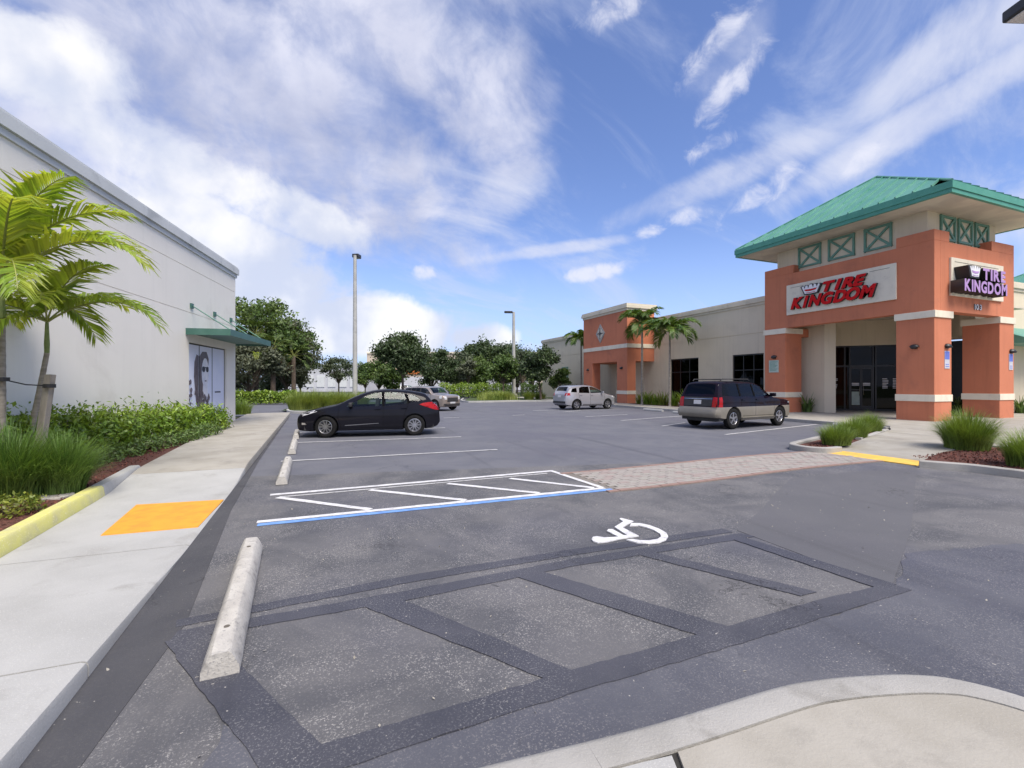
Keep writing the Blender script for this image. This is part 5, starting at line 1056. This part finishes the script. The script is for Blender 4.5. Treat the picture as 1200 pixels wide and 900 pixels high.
hatch = dict(L=4.36, W=1.82, H=1.47, wr=.325, fa=1.30, ra=-1.35, floor=.20, belt=.95, cab=(.95, -1.7), r=.09, paint='paint_black', twin=True, steer=R(-14),
    top=[(2.18, .52), (2.165, .60), (2.12, .68), (2.0, .765), (1.8, .83), (1.4, .925), (1.1, .985), (.98, 1.02), (.55, 1.225), (.2, 1.365), (-.1, 1.44), (-.5, 1.475), (-1.0, 1.455), (-1.45, 1.395), (-1.68, 1.345), (-1.80, 1.24), (-1.98, 1.03), (-2.07, .96), (-2.14, .86), (-2.17, .62), (-2.18, .5)],
    bot=[(2.18, .34), (2.1, .22), (1.6, .19), (-1.6, .20), (-2.05, .27), (-2.18, .40)], plan=[(2.18, .56), (2.14, .70), (2.05, .82), (1.85, .92), (1.4, .985), (.8, 1), (-1.0, 1), (-1.6, .97), (-1.95, .90), (-2.1, .82), (-2.16, .74), (-2.18, .66)],
    side=SIDE, wins=[[(.72, .935), (.62, 1.01), (.12, 1.27), (-.10, 1.345), (-.34, 1.375), (-.35, .945)], [(-.43, .95), (-.42, 1.38), (-.80, 1.375), (-1.04, 1.33), (-1.14, 1.02)], [(-1.21, 1.03), (-1.12, 1.31), (-1.36, 1.265), (-1.58, 1.12)]],
    wshield=((.90, .60), (.15, .52)), rglass=((-1.70, .50), (-1.93, .56)), seams=[[(.92, .93), (.96, .6), (.86, .30)], [(-.39, .95), (-.38, .32)], [(-1.17, 1.02), (-1.05, .72), (-.98, .45)], [(.92, .28), (-.95, .28)]],
    handles=[(-.22, .86), (-1.02, .88)], mirror=(.60, .97), mirror_m='plastic_black', antenna=(-1.4, 1.42),
    sidedec=[('headlight', [(2.03, .70), (1.98, .745), (1.62, .835), (1.55, .80), (1.80, .715), (1.98, .66)], 'lamp_clear', .004), ('tail_light', [(-1.50, .98), (-1.62, 1.03), (-1.90, 1.06), (-2.06, .93), (-2.09, .80), (-1.97, .82), (-1.86, .93)], 'lamp_red', .006), ('fog_light', [(2.0, .40), (1.86, .40), (1.9, .45), (2.0, .46)], 'chrome', .004),
             ('sill_highlight', [(.75, .37), (-.25, .42), (-.25, .405), (.75, .35)], 'rim', .004)],
    enddec=[('grille', [(-.45, .50), (.45, .50), (.40, .66), (-.40, .66)], 'F', 'plastic_black', .004), ('licence_plate', [(-.16, .72), (.16, .72), (.16, .85), (-.16, .85)], 'B', 'plate', .01), ('tail_light', [(.52, .82), (.74, .80), (.76, 1.0), (.60, 1.0)], 'B', 'lamp_red', .004), ('tail_light', [(-.52, .82), (-.74, .80), (-.76, 1.0), (-.60, 1.0)], 'B', 'lamp_red', .004), ('bumper_insert', [(-.6, .34), (.6, .34), (.55, .5), (-.55, .5)], 'B', 'plastic_black', .004)])
suv = dict(L=4.78, W=1.84, H=1.78, wr=.375, arch=.43, fa=1.43, ra=-1.45, floor=.27, belt=1.14, cab=(1.0, -2.0), r=.12, paint='paint_navy', clad='cladding_tan', cladz=.80, glass='glass_car', glass_rear='glass_dark', hr=.1, spokes=5, rimr=.225,
    top=[(2.39, .80), (2.37, .92), (2.30, 1.0), (2.1, 1.05), (1.5, 1.11), (1.15, 1.16), (1.02, 1.20), (.62, 1.46), (.36, 1.63), (.12, 1.70), (-.4, 1.745), (-1.2, 1.755), (-1.85, 1.735), (-2.02, 1.69), (-2.13, 1.50), (-2.24, 1.20), (-2.28, 1.08), (-2.32, .80), (-2.37, .70), (-2.39, .62)],
    bot=[(2.39, .50), (2.3, .38), (1.8, .34), (-1.9, .36), (-2.25, .42), (-2.39, .50)], plan=[(2.39, .70), (2.34, .82), (2.2, .91), (1.9, .97), (1.4, 1), (-1.6, 1), (-2.0, .97), (-2.25, .92), (-2.36, .88), (-2.39, .82)],
    side=[(.1, .96), (.4, .985), (.6, 1.0), (.80, 1.0), (.82, .982), (1.0, .985), (1.1, .965), (1.2, .93), (1.45, .83), (1.65, .75), (1.9, .68)],
    wins=[[(.98, 1.18), (.80, 1.29), (.42, 1.54), (.22, 1.61), (-.10, 1.63), (-.12, 1.17)], [(-.20, 1.17), (-.18, 1.635), (-.92, 1.645), (-.98, 1.18)], [(-1.06, 1.18), (-1.02, 1.645), (-1.86, 1.625), (-2.02, 1.21)]],
    wshield=((.96, .64), (.30, .56)), rglass=((-2.055, .60), (-2.215, .66)), seams=[[(1.05, 1.10), (1.06, .5)], [(-.16, 1.15), (-.16, .46)], [(-1.04, 1.15), (-1.0, .85)], [(1.0, .46), (-.95, .46)]],
    handles=[(-.02, 1.05), (-.9, 1.05)], mirror=(.86, 1.2), rails=[(-.1, -1.8, .60, 1.82)], cross=True,
    sidedec=[('tail_light', [(-2.05, .80), (-2.22, .80), (-2.18, 1.15), (-2.04, 1.16)], 'lamp_red', .006), ('headlight', [(2.3, .88), (2.05, .90), (2.08, 1.02), (2.24, 1.0)], 'lamp_clear', .004), ('running_board', [(1.0, .36), (-1.0, .36), (-1.0, .41), (1.0, .41)], 'cladding_tan', .07)],
    enddec=[('tailgate_panel', [(-.60, .84), (.60, .84), (.62, 1.16), (-.62, 1.16)], 'B', 'plastic_black', .003), ('licence_plate', [(-.16, .90), (.16, .90), (.16, 1.05), (-.16, 1.05)], 'B', 'plate', .012), ('tail_light', [(.62, .80), (.84, .80), (.80, 1.15), (.64, 1.16)], 'B', 'lamp_red', .006), ('tail_light', [(-.62, .80), (-.84, .80), (-.80, 1.15), (-.64, 1.16)], 'B', 'lamp_red', .006),
            ('bumper', [(-.86, .46), (.86, .46), (.86, .70), (-.86, .70)], 'B', 'cladding_tan', .04), ('tailgate_trim', [(-.62, 1.09), (.62, 1.09), (.62, 1.105), (-.62, 1.105)], 'B', 'chrome', .008)])
sx = dict(L=4.12, W=1.75, H=1.60, wr=.32, arch=.375, fa=1.26, ra=-1.24, floor=.22, belt=1.04, cab=(1.0, -1.7), r=.12, paint='paint_silver', glass_rear='glass_dark', spokes=5, hr=.05,
    top=[(2.06, .62), (2.04, .74), (1.95, .84), (1.7, .92), (1.3, 1.0), (1.1, 1.06), (.6, 1.32), (.2, 1.5), (-.1, 1.555), (-.6, 1.58), (-1.3, 1.55), (-1.62, 1.51), (-1.76, 1.40), (-1.92, 1.10), (-1.98, 1.02), (-2.02, .80), (-2.06, .60)],
    bot=[(2.06, .40), (1.95, .27), (1.5, .24), (-1.5, .24), (-1.95, .30), (-2.06, .42)], plan=[(2.06, .62), (2.0, .76), (1.85, .88), (1.6, .95), (1.2, 1), (-1.3, 1), (-1.7, .95), (-1.95, .88), (-2.03, .80), (-2.06, .72)],
    side=[(.1, .95), (.35, .985), (.55, 1.0), (.80, .99), (.95, .965), (1.1, .92), (1.35, .82), (1.6, .73)],
    wins=[[(.92, 1.07), (.66, 1.22), (.28, 1.40), (.02, 1.46), (-.14, 1.47), (-.15, 1.05)], [(-.22, 1.05), (-.21, 1.475), (-.78, 1.46), (-.98, 1.38), (-1.05, 1.07)], [(-1.2, 1.10), (-1.18, 1.40), (-1.52, 1.34), (-1.64, 1.12)]],
    pillar='paint_silver', wshield=((.98, .60), (.24, .50)), rglass=((-1.68, .52), (-1.87, .58)), seams=[[(.98, 1.02), (1.0, .5), (.88, .32)], [(-.18, 1.04), (-.18, .34)], [(-1.1, 1.04), (-1.02, .75), (-.9, .5)]],
    handles=[(-.05, .93), (-.92, .93)], mirror=(.78, 1.07), rails=[(-.2, -1.4, .55, 1.625)],
    sidedec=[('tail_light', [(-1.70, .92), (-1.93, .90), (-1.90, 1.06), (-1.74, 1.07)], 'lamp_red', .006), ('headlight', [(1.92, .72), (1.6, .80), (1.62, .88), (1.88, .84)], 'lamp_clear', .004), ('wheel_arch_trim', [(.78, .30), (.82, .34), (-.80, .34), (-.76, .30)], 'plastic_black', .01)],
    enddec=[('licence_plate', [(-.16, .78), (.16, .78), (.16, .92), (-.16, .92)], 'B', 'plate', .01), ('tail_light', [(.58, .88), (.76, .88), (.72, 1.06), (.60, 1.06)], 'B', 'lamp_red', .005), ('tail_light', [(-.58, .88), (-.76, .88), (-.72, 1.06), (-.60, 1.06)], 'B', 'lamp_red', .005), ('bumper_insert', [(-.7, .40), (.7, .40), (.7, .54), (-.7, .54)], 'B', 'plastic_black', .01)])
mini = dict(L=3.95, W=1.72, H=1.52, wr=.33, arch=.385, fa=1.25, ra=-1.25, floor=.22, belt=1.02, cab=(.9, -1.6), r=.12, paint='paint_tan', glass_rear='glass_dark', spokes=5, pillar='plastic_black',
    top=[(1.975, .66), (1.96, .82), (1.90, .92), (1.7, .98), (1.2, 1.02), (1.0, 1.05), (.72, 1.28), (.5, 1.42), (.3, 1.47), (-.4, 1.50), (-1.3, 1.47), (-1.6, 1.42), (-1.75, 1.2), (-1.85, 1.0), (-1.95, .75), (-1.975, .6)],
    bot=[(1.975, .38), (1.9, .26), (1.5, .22), (-1.5, .22), (-1.9, .28), (-1.975, .4)], plan=[(1.975, .66), (1.92, .82), (1.8, .91), (1.5, .97), (1.2, 1), (-1.2, 1), (-1.7, .95), (-1.93, .84), (-1.975, .72)],
    side=[(.1, .96), (.35, .99), (.55, 1.0), (.80, .98), (.95, .955), (1.1, .92), (1.35, .85), (1.6, .78)],
    wins=[[(.84, 1.06), (.52, 1.32), (.36, 1.38), (-.05, 1.40), (-.06, 1.04)], [(-.13, 1.04), (-.12, 1.40), (-.85, 1.39), (-.9, 1.05)], [(-.98, 1.06), (-.95, 1.385), (-1.45, 1.36), (-1.55, 1.1)]],
    wshield=((.94, .62), (.50, .56)), rglass=((-1.62, .52), (-1.78, .58)), seams=[[(.9, 1.0), (.88, .3)], [(-.1, 1.0), (-.1, .3)]], handles=[(.0, .92)], mirror=(.75, 1.08), mirror_m='plastic_black',
    sidedec=[('headlight', [(1.80, .74), (1.62, .76), (1.62, .90), (1.78, .92)], 'lamp_clear', .01), ('sill_trim', [(.82, .24), (-.82, .24), (-.82, .32), (.82, .32)], 'plastic_black', .008)],
    enddec=[('grille', [(-.48, .54), (.48, .54), (.44, .80), (-.44, .80)], 'F', 'plastic_black', .008), ('headlight', [(.5, .68), (.68, .70), (.66, .88), (.52, .88)], 'F', 'lamp_clear', .01), ('headlight', [(-.5, .68), (-.68, .70), (-.66, .88), (-.52, .88)], 'F', 'lamp_clear', .01), ('licence_plate', [(-.22, .44), (.22, .44), (.22, .54), (-.22, .54)], 'F', 'plate', .015), ('bumper_insert', [(-.74, .30), (.74, .30), (.70, .44), (-.70, .44)], 'F', 'plastic_black', .006)])
car('black_hatchback', (1.46, 15.98), R(172), hatch, 'black five-door hatchback parked nose-in to the left walkway')
car('two_tone_wagon', (15.13, 13.75), R(8), suv, 'dark navy and burgundy wagon with tan lower body parked in front of the corner tower')
car('silver_hatchback', (16.05, 26.85), R(6), sx, 'small silver hatchback parked before the smaller orange tower')
x, y = D(513, 28.5); car('tan_hatchback', (x - .15, y + 1.5), R(-58), mini, 'tan boxy hatchback driving out behind the black hatchback')
van = dict(sx); van.update(paint='white_paint_car', pillar='white_paint_car', rails=[])
x, y = D(478, 62); car('white_car', (x, y), R(0), van, 'white car far off under the dark oak behind the tan hatchback')
# ------------------------------------------------------------------ planting by the left building
hedge = []
rr_ = random.Random(11)
S_ = np.linspace(6.5, 18.0, 13)
seeds = {}
for i, y in enumerate(S_):
    x = xw(y) + .62; w = 1.05; h = 1.22 - .030 * (y - 7) + rr_.uniform(-.08, .08)
    far_ = y > 13
    o = shrub('hedge_shrub', (x, y, .12), w, w * 1.05, h, 2600 if not far_ else 2000, .056, 'leaf_hedge', 100 + i, 'glossy green hedge shrub along the white wall', 'shrub', 'hedge shrubs along the white wall', .48)
    hedge.append((y, o))
for i, (y, o) in enumerate(hedge): o['label'] = 'bright green glossy hedge shrub in the row along the white stucco wall' 
hedge[-1][1]['label'] = 'last hedge shrub of the row, right below the poster window'
hedge[0][1]['label'] = 'hedge shrub at the near end of the row, left of the leaning palm'
for i, y in enumerate(np.linspace(8.4, 16.0, 13)):
    x = xw(y) + 1.22 + rr_.uniform(-.06, .06)
    shrub('low_shrub', (x, y, .12), .62, .75, .36 + rr_.uniform(-.06, .06), 620, .040, 'leaf_cover', 200 + i, 'low dark green ground shrub between the hedge and the walkway', 'shrub', 'low shrubs between hedge and walkway', .5)
x, y = G(8, 606, .1); shrub('low_shrub', (x, y, .12), .62, .55, .24, 800, .030, 'leaf_yellow', 260, 'low yellow-green shrub at the left edge beside the yellow kerb', 'shrub')
for i, (px, py, w, l, n, lab) in enumerate(((12, 585, .95, .98, 3200, 'big drooping ornamental grass clump at the left edge before the palms'), (72, 578, .70, .84, 2600, 'drooping ornamental grass clump left of the low shrubs, nearest the walkway'), (40, 545, .9, .80, 2200, 'drooping grass clump behind the foremost one, at the foot of the stake'))):
    x, y = G(px, py, .12); clump((x, y, .12), w, w, l, n, 31 + i, lab, 'grass_dark', .0048, 1.25)
x, y = G(285, 488, .12); clump((x - .3, y + 1.8, .12), 1.1, 1.4, .8, 900, 41, 'soft green grass clump at the corner of the white building', 'grass_light', .009, 1.0)
mb = MB(); p = [G(45, 580, .13), G(60, 574, .13), G(85, 573, .13), G(88, 580, .13), G(70, 585, .13), G(48, 586, .13)]; mb.prism(p, .1, .15); tag(mb.build('stepping_stone', 'concrete_stop', bevel=.008), 'flat grey stepping stone in the red mulch', 'stone')
rnd = np.random.default_rng(8)
def chips(name, fn, n, z, size=.028):
    P = []
    while len(P) < n:
        q = fn(); P.append((q[0], q[1], z + rnd.uniform(.0, .025)))
    P = np.array(P); V, F_ = leafmesh(P, np.tile([0, 0, 1.6], (len(P), 1)), size, rnd, .4); o = npmesh(name, V, F_, 'mulch_chip'); o['kind'] = 'stuff'
def fl(): y = 2.5 + 16 * rnd.uniform(0, 1) ** 1.3; return (xl(y) - .16 - rnd.uniform(0, 1) ** 1.2 * 1.5, y)
chips('mulch_chips', fl, 5200, .126)
chips('mulch_chips', lambda: (11.5 + rnd.uniform(0, 3.5), 3.0 + rnd.uniform(0, 3.0)), 3200, .112, .032)
def fi(): t = rnd.uniform(0, 1); return (11.1 + 5.5 * t, 7.9 + 2.0 * t + rnd.uniform(-.3, .3) - .15)
chips('mulch_chips', fi, 1300, .092, .03)
# dry leaves and grit on the near asphalt
P = np.array([(rnd.uniform(-1.2, 8), rnd.uniform(1.9, 9), .012) for _ in range(240)]); V, F_ = leafmesh(P, np.tile([0, 0, 4.], (len(P), 1)), .012, rnd, .6); o = npmesh('grit', V, F_, 'concrete_old'); o['kind'] = 'stuff'
# palms by the left building
F1 = [(R(-16), R(52), 2.0, 1.02), (R(-60), R(62), 1.7, .95), (R(40), R(64), 1.6, .95), (R(100), R(40), 1.7, .9), (R(150), R(48), 1.8, .95), (R(200), R(40), 1.8, .9), (R(250), R(55), 1.7, .9), (R(300), R(28), 1.7, .9), (R(-35), R(78), 1.3, .9), (R(70), R(10), 1.4, .8), (R(-5), R(72), 1.6, .95)]
x, y = D(1, 7.0); palm((x, y, .12), 2.95, (0, 0), F1, 5, 'taller young palm at the left edge with bright yellow-green fronds', .065, .05, 2.35, .66, 48, shaft=.45, lw=.030, group='young palms before the white wall')
F2 = [(R(-14), R(36), 1.85, .98), (R(-70), R(40), 1.6, .75), (R(60), R(50), 1.5, .8), (R(130), R(35), 1.7, .8), (R(185), R(45), 1.7, .85), (R(235), R(30), 1.7, .75), (R(-30), R(70), 1.4, .75), (R(-100), R(10), 1.4, .7)]
x, y = D(55, 7.8); x2, y2 = D(22, 7.6); palm((x2, y2, .12), 2.55, (x2 - x, y2 - y), F2, 9, 'slimmer leaning palm tied to a wooden stake', .05, .035, 2.0, .56, 44, shaft=.5, lw=.027, group='young palms before the white wall', trunkm='palm_bark')
stk = root('palm_stake', (*D(41, 7.3), .12)); tag(stk, 'leaning grey wooden stake that props the slimmer palm', 'stake')
a = Vector((*D(41, 7.3), .1)); b = Vector((*D(59, 7.4), 1.80)); mb = MB(); dv = (b - a) / 2; s1v = Vector((RX, RY, 0)); s2v = dv.normalized().cross(s1v); mb.obox((a + b) / 2, dv, s1v * .055, s2v * .045); mb.build('post', 'stake_wood', stk, bevel=.006)
sp = MB(); A_ = Vector((*D(2, 6.9), 1.72)); B_ = Vector((*D(57, 7.33), 1.62)); sp.tube([A_, A_.lerp(B_, .5) - Vector((0, 0, .03)), B_], .010, 5); 
for q, rr in ((A_, .07), (B_, .07)): sp.lathe([(rr, -.03), (rr + .008, -.03), (rr + .008, .03), (rr, .03)], 12, c=(q.x, q.y + .02, q.z))
tag(sp.build('strap', 'strap'), 'black strap tied between the taller palm and the stake', 'strap')
# grass by the corner tower
for i, (px, py, w, d, l, n, lab) in enumerate(((980, 521, .95, .8, .55, 1700, 'light green grass clump at the nose of the planting island'), (1000, 513, 1.0, .85, .60, 1700, 'light green grass clump in the middle of the planting island'), (1018, 506, 1.0, .9, .62, 1600, 'light green grass clump of the island nearest the tower'), (1133, 527, 1.15, 1.1, .92, 3200, 'large rounded light green grass clump before the rightmost column'), (1212, 548, 1.0, 1.0, .72, 2200, 'light green grass clump cut by the right edge'))):
    x, y = G(px, py, .1); clump((x, y, .10), w, d, l, n, 51 + i, lab, 'grass_light', .0065, 1.15)
# plants at the shop wall
def strappy(loc, w, h, n, seed, label, m='leaf_hedge'):
    V, F_ = blades(n, w * .5, w * .5, h, seed, .055, 1.25, segs=4); o = npmesh('leafy_plant', V, F_, m); o.location = loc; return tag(o, label, 'plant', 'leafy plants along the shop wall')
pl_l = ['leafy plant hugging the near pier of the small orange tower', 'broad leafy plant left of the dark shop window', 'broad leafy plant beneath the taller palm', 'leafy plant beneath the wide-crowned palm', 'leafy plant right of the wide-crowned palm', 'leafy plant under the dark window nearest the wagon', 'yellow-green plant under the right shop window', 'leafy plant peeking over the wagon roof']
for i, (px, z) in enumerate(((751, 35.5), (758, 34.6), (768, 34), (777, 33.3), (789, 32.5), (803, 31.0), (838, 29.5), (872, 27.3))):
    x, y = D(px, z); x = min(x, 23.9); strappy((x, y, .13), 1.7, .95 + .25 * (i % 2), 90, 70 + i, pl_l[i], 'leaf_hedge' if i % 3 else 'leaf_yellow')
for i, (px, z, lab) in enumerate(((946, 25.0, 'small dark plant by the left tower column'), (1122, 23.5, 'tall dark plant seen between the two right columns'), (1196, 24.0, 'arching plant by the beige wall at the right edge'))):
    x, y = D(px, z); strappy((x, y, .14), 1.1, 1.1, 60, 85 + i, lab, 'leaf_cover')
def fans(seed, n, k_=1.): 
    r = random.Random(seed); return [(R(360 * i / n + r.uniform(-12, 12)), R(r.choice([15, 35, 55, 68]) + r.uniform(-6, 6)), r.uniform(1.5, 2.2), k_ * r.uniform(.85, 1.1)) for i in range(n)]
x, y = D(752.5, 34.5); palm((x, y, .13), 5.9, (0, 0), fans(3, 16), 21, 'palm against the small orange tower', .09, .07, 2.0, .85, 26, 'palm_leaf_dark', lw=.06, group='palms along the shop wall')
x, y = D(785, 31.5); palm((x, y, .13), 5.0, (0, 0), fans(4, 16), 22, 'wide-crowned palm before the dark shop window', .08, .06, 2.1, .85, 26, 'palm_leaf_dark', lw=.06, group='palms along the shop wall')
x, y = D(681, 44.5); palm((x, y, .1), 5.7, (0, 0), fans(5, 12), 23, 'palm before the wall trellis, left of the small orange tower', .1, .07, 1.9, .85, 22, 'palm_leaf_dark', lw=.07, group='palms along the shop wall')
x, y = D(299, 20.8); frond('frond', 1.0, R(-80), R(10), 1.2, 14, .3, 'palm_leaf', None, (x, y, 3.0), 999, .02); bpy.data.objects['frond' if False else [o.name for o in bpy.data.objects if o.name.startswith('frond') and o.parent is None][0]].name = 'palm_frond'
tag(bpy.data.objects['palm_frond'], 'single bright green palm frond tip below the awning corner', 'palm frond')
# ------------------------------------------------------------------ trees beyond
tree(300, 44, 10.8, 10.0, 2.2, 1, 'tall green tree rising just behind the white building corner', 'leaf_green', .17, 9000, clumps=26)
tree(336, 46, 8.3, 7.5, 1.2, 2, 'grey-green tree at the right foot of the big left tree group', 'leaf_grey', .16, 6500, clumps=20)
tree(292, 39, 5.6, 6.5, .9, 3, 'dusky grey-brown low tree behind the grass by the white building', 'leaf_grey', .15, 6000, clumps=20)
tree(352, 48, 7.6, 5.0, 1.0, 4, 'narrow green tree at the right edge of the left tree group', 'leaf_green', .16, 4000)
tree(397, 50, 5.0, 4.0, 1.6, 5, 'small thin tree before the white warehouse', 'leaf_olive', .13, 1800, sparse=.6)
tree(472, 50, 7.3, 6.8, 2.3, 6, 'broad dark oak in the middle distance above the tan hatchback', 'leaf_oak', .17, 8000, clumps=26, sparse=.45)
tree(444, 58, 5.0, 4.6, .9, 7, 'bushy green tree left of the broad dark oak', 'leaf_green', .16, 3000, sparse=.5)
tree(523, 56, 6.2, 4.6, 1.5, 8, 'open spindly dark tree before the orange-banded store', 'leaf_oak', .15, 3600, sparse=.6)
tree(569, 74, 9.6, 9.4, 2.0, 9, 'large dark tree mass behind the far light pole', 'leaf_oak', .24, 7500, clumps=26)
tree(549, 54, 4.9, 3.2, 1.6, 10, 'small greyish tree left of the far island', 'leaf_grey', .14, 2200)
tree(590, 50, 5.0, 3.9, 1.5, 11, 'rounded green tree just left of the far light pole', 'leaf_green', .15, 4500)
tree(612, 62, 6.3, 4.6, 1.6, 12, 'dark tree just right of the far light pole', 'leaf_olive', .17, 3500)
tree(634, 46, 5.2, 5.2, 1.9, 13, 'spreading green tree with leaning trunk beside the far end of the shop wall', 'leaf_oak', .15, 5500, lean=.5, sparse=.45)
tree(540, 80, 6.5, 8, 1.5, 14, 'pale green tree far behind the tan hatchback', 'leaf_green', .22, 3500)
tree(322, 52, 6.5, 8.0, .7, 16, 'low dark tree filling the gap behind the shaggy palms', 'leaf_olive', .18, 6000, clumps=22)
for i, (px, z, h, w, mm, lab) in enumerate(((505, 66, 6.4, 6.5, 'leaf_oak', 'dark tree of the belt just right of the broad oak'), (541, 68, 7.0, 6.5, 'leaf_olive', 'dull tree of the belt behind the small greyish tree'), (589, 84, 9.6, 9.0, 'leaf_olive', 'hazy tree crown seen left of the far pole top'),
        (606, 78, 8.4, 8.0, 'leaf_oak', 'dark crown of the belt directly behind the far light pole'), (428, 70, 5.2, 5.0, 'leaf_green', 'low green tree between the pole and the bushy green tree'), (624, 70, 7.2, 6.0, 'leaf_green', 'green crown behind the spreading tree at the shop wall'), (560, 58, 5.4, 5.0, 'leaf_green', 'green tree in front of the large dark tree mass'), (458, 56, 4.0, 3.6, 'leaf_green', 'low bush-like tree under the broad oak'))):
    tree(px, z, h, w, .9, 60 + i, lab, mm, .19, 4200, clumps=24, sparse=.6)
tree(655, 48, 3.6, 2.6, .8, 15, 'low green tree at the beige wall left of the palm', 'leaf_green', .14, 1800)
def sabal(px, z, h, seed, lab):
    x, y = D(px, z); rt = root('sabal_palm', (x, y, .05), 0, world=False); mb = MB(); mb.tube([(0, 0, 0), (0, 0, h)], [.22, .17], 9); mb.build('trunk', 'bark', rt, smooth=True); r = random.Random(seed)
    for i in range(26):
        az = r.uniform(0, 6.28); el = r.uniform(-.9, 1.2); dead = el < -.45; frond('frond', r.uniform(1.3, 1.9), az, el, .9, 12, .75, 'palm_dead' if dead else 'leaf_green', rt, (0, 0, h), seed * 77 + i, .05, bare=.5)
    return tag(rt, lab, 'palm tree', 'sabal palms in the left tree group')
sabal(320, 40, 4.6, 1, 'shaggy palm with brown dead fronds in the left tree group'); sabal(344, 43, 4.2, 2, 'shorter shaggy palm at the right of the left tree group'); sabal(300, 41, 6.0, 3, 'tallest shaggy palm just right of the white building corner')
def hedge_row(name, a, b, w, h, n, seed, label, m='leaf_hedge', size=.10):
    a = Vector((*a, 0)); b = Vector((*b, 0)); rnd = np.random.default_rng(seed); t = rnd.uniform(0, 1, n); u = rnd.uniform(-1, 1, n); v = rnd.uniform(0, 1, n) ** .6
    d = (b - a); nr = np.array([-d.y, d.x, 0]) / d.length; P = np.array(a)[None] + np.outer(t, d) + np.outer(u * w / 2, nr); P[:, 2] = v * h * (1 + .08 * np.sin(t * d.length * 3) + .05 * rnd.normal(size=n)) + .05
    V, F_ = leafmesh(P, np.tile([0, 0, .6], (n, 1)) + nr * u[:, None], size, rnd, .55); c = (a + b) / 2; V = V - [c.x, c.y, 0]; rt = npmesh(name, V, F_, m); rt.location = (c.x, c.y, 0); return tag(rt, label, 'hedge')
hedge_row('hedge', D(268, 37), D(348, 38), 1.0, 1.0, 4500, 1, 'clipped hedge in shade under the left tree group')
hedge_row('hedge', D(515, 52), D(585, 54), 1.6, 1.6, 5000, 2, 'clipped green hedge behind the tan hatchback')
hedge_row('hedge', D(585, 60), D(600, 60), 1.5, 1.5, 1500, 3, 'dark hedge stretch left of the far light pole', 'leaf_cover')
hedge_row('hedge', D(610, 60), D(640, 60), 1.5, 1.6, 2500, 4, 'dark hedge stretch right of the far light pole', 'leaf_cover')
def grassfield(name, poly, n, h, seed, label=None, m='grass_far', wide=.03):
    rnd = np.random.default_rng(seed); A_ = np.array(poly); P = []
    while len(P) < n:
        w = rnd.dirichlet(np.ones(len(A_))); P.append(w @ A_)
    P = np.array(P); V, F_ = blades(n, .01, .01, h, seed, wide, .9, segs=2); V = V.reshape(n, -1, 3); V[:, :, 0] += P[:, 0:1]; V[:, :, 1] += P[:, 1:2]; V[:, :, 2] += .08; o = npmesh(name, V.reshape(-1, 3), F_, m); o['kind'] = 'stuff'; return o
grassfield('tall_grass', [D(553, 43.5), D(580, 43.2), D(610, 44), D(612, 50), D(555, 50), D(585, 52)], 5200, .85, 1)
for i, (px, z, w, l, lab) in enumerate(((350, 28.5, 1.6, 1.2, 'tallest grass clump at the end of the left kerb'), (368, 29, 1.6, 1.2, 'tall grass clump left of the light pole, next to the kerb end'), (387, 29.5, 1.6, 1.2, 'tall grass clump just left of the light pole foot'), (404, 30, 1.5, 1.15, 'tall grass clump at the light pole foot'), (421, 31.5, 1.5, 1.1, 'tall grass clump right behind the light pole'), (620, 46, 1.2, .9, 'grass tuft right of the far light pole'), (633, 47, 1.3, .8, 'grass tuft under the leaning tree'), (590, 45, 1.4, .9, 'grass tuft in the far island near its pole'))):
    x, y = D(px, z); clump((x, y, .08), w, w, l, 1500, 140 + i, lab, 'grass_far', .012, 1.1)
# ------------------------------------------------------------------ buildings far beyond
wh = root('warehouse', (*D(380, 100), 0)); tag(wh, 'plain white warehouse far behind the light pole', 'building')
def farbox(mb, px0, px1, z, dp, h0, h1, push=0):
    a = Vector((*D(px0, z - push), 0)); b = Vector((*D(px1, z - push), 0)); back = Vector((FX, FY, 0)) * dp
    mb.prism([tuple((a)[:2]), tuple(b[:2]), tuple((b + back)[:2]), tuple((a + back)[:2])], h0, h1)
mb = MB(); farbox(mb, 330, 428, 100, 30, 0, 5.6); mb.build('wall', 'white_warehouse', wh)
mb = MB(); farbox(mb, 329, 429, 100, 30.5, 5.6, 5.9, .3); mb.build('parapet', 'wall_trim_grey', wh)
for i in range(6): mb = MB(); farbox(mb, 345 + i * 13, 354 + i * 13, 100, .2, 1.0, 3.4, .12); mb.build('loading_door', 'wall_trim_grey', wh)
stt = root('store', (*D(500, 112), 0)); tag(stt, 'beige store with an orange band far behind the dark oak', 'building')
mb = MB(); farbox(mb, 430, 640, 112, 40, 0, 9.0); mb.build('wall', 'store_beige', stt)
mb = MB(); farbox(mb, 430, 640, 112, .25, 4.0, 5.1, .25); mb.build('orange_band', 'store_orange', stt)
mb = MB(); farbox(mb, 438, 630, 112, .2, 0.2, 3.4, .2); mb.build('storefront', 'white_warehouse', stt)
mb = MB(); farbox(mb, 429.5, 641, 112, 40.5, 9.0, 9.4, .3); mb.build('parapet', 'cream', stt)
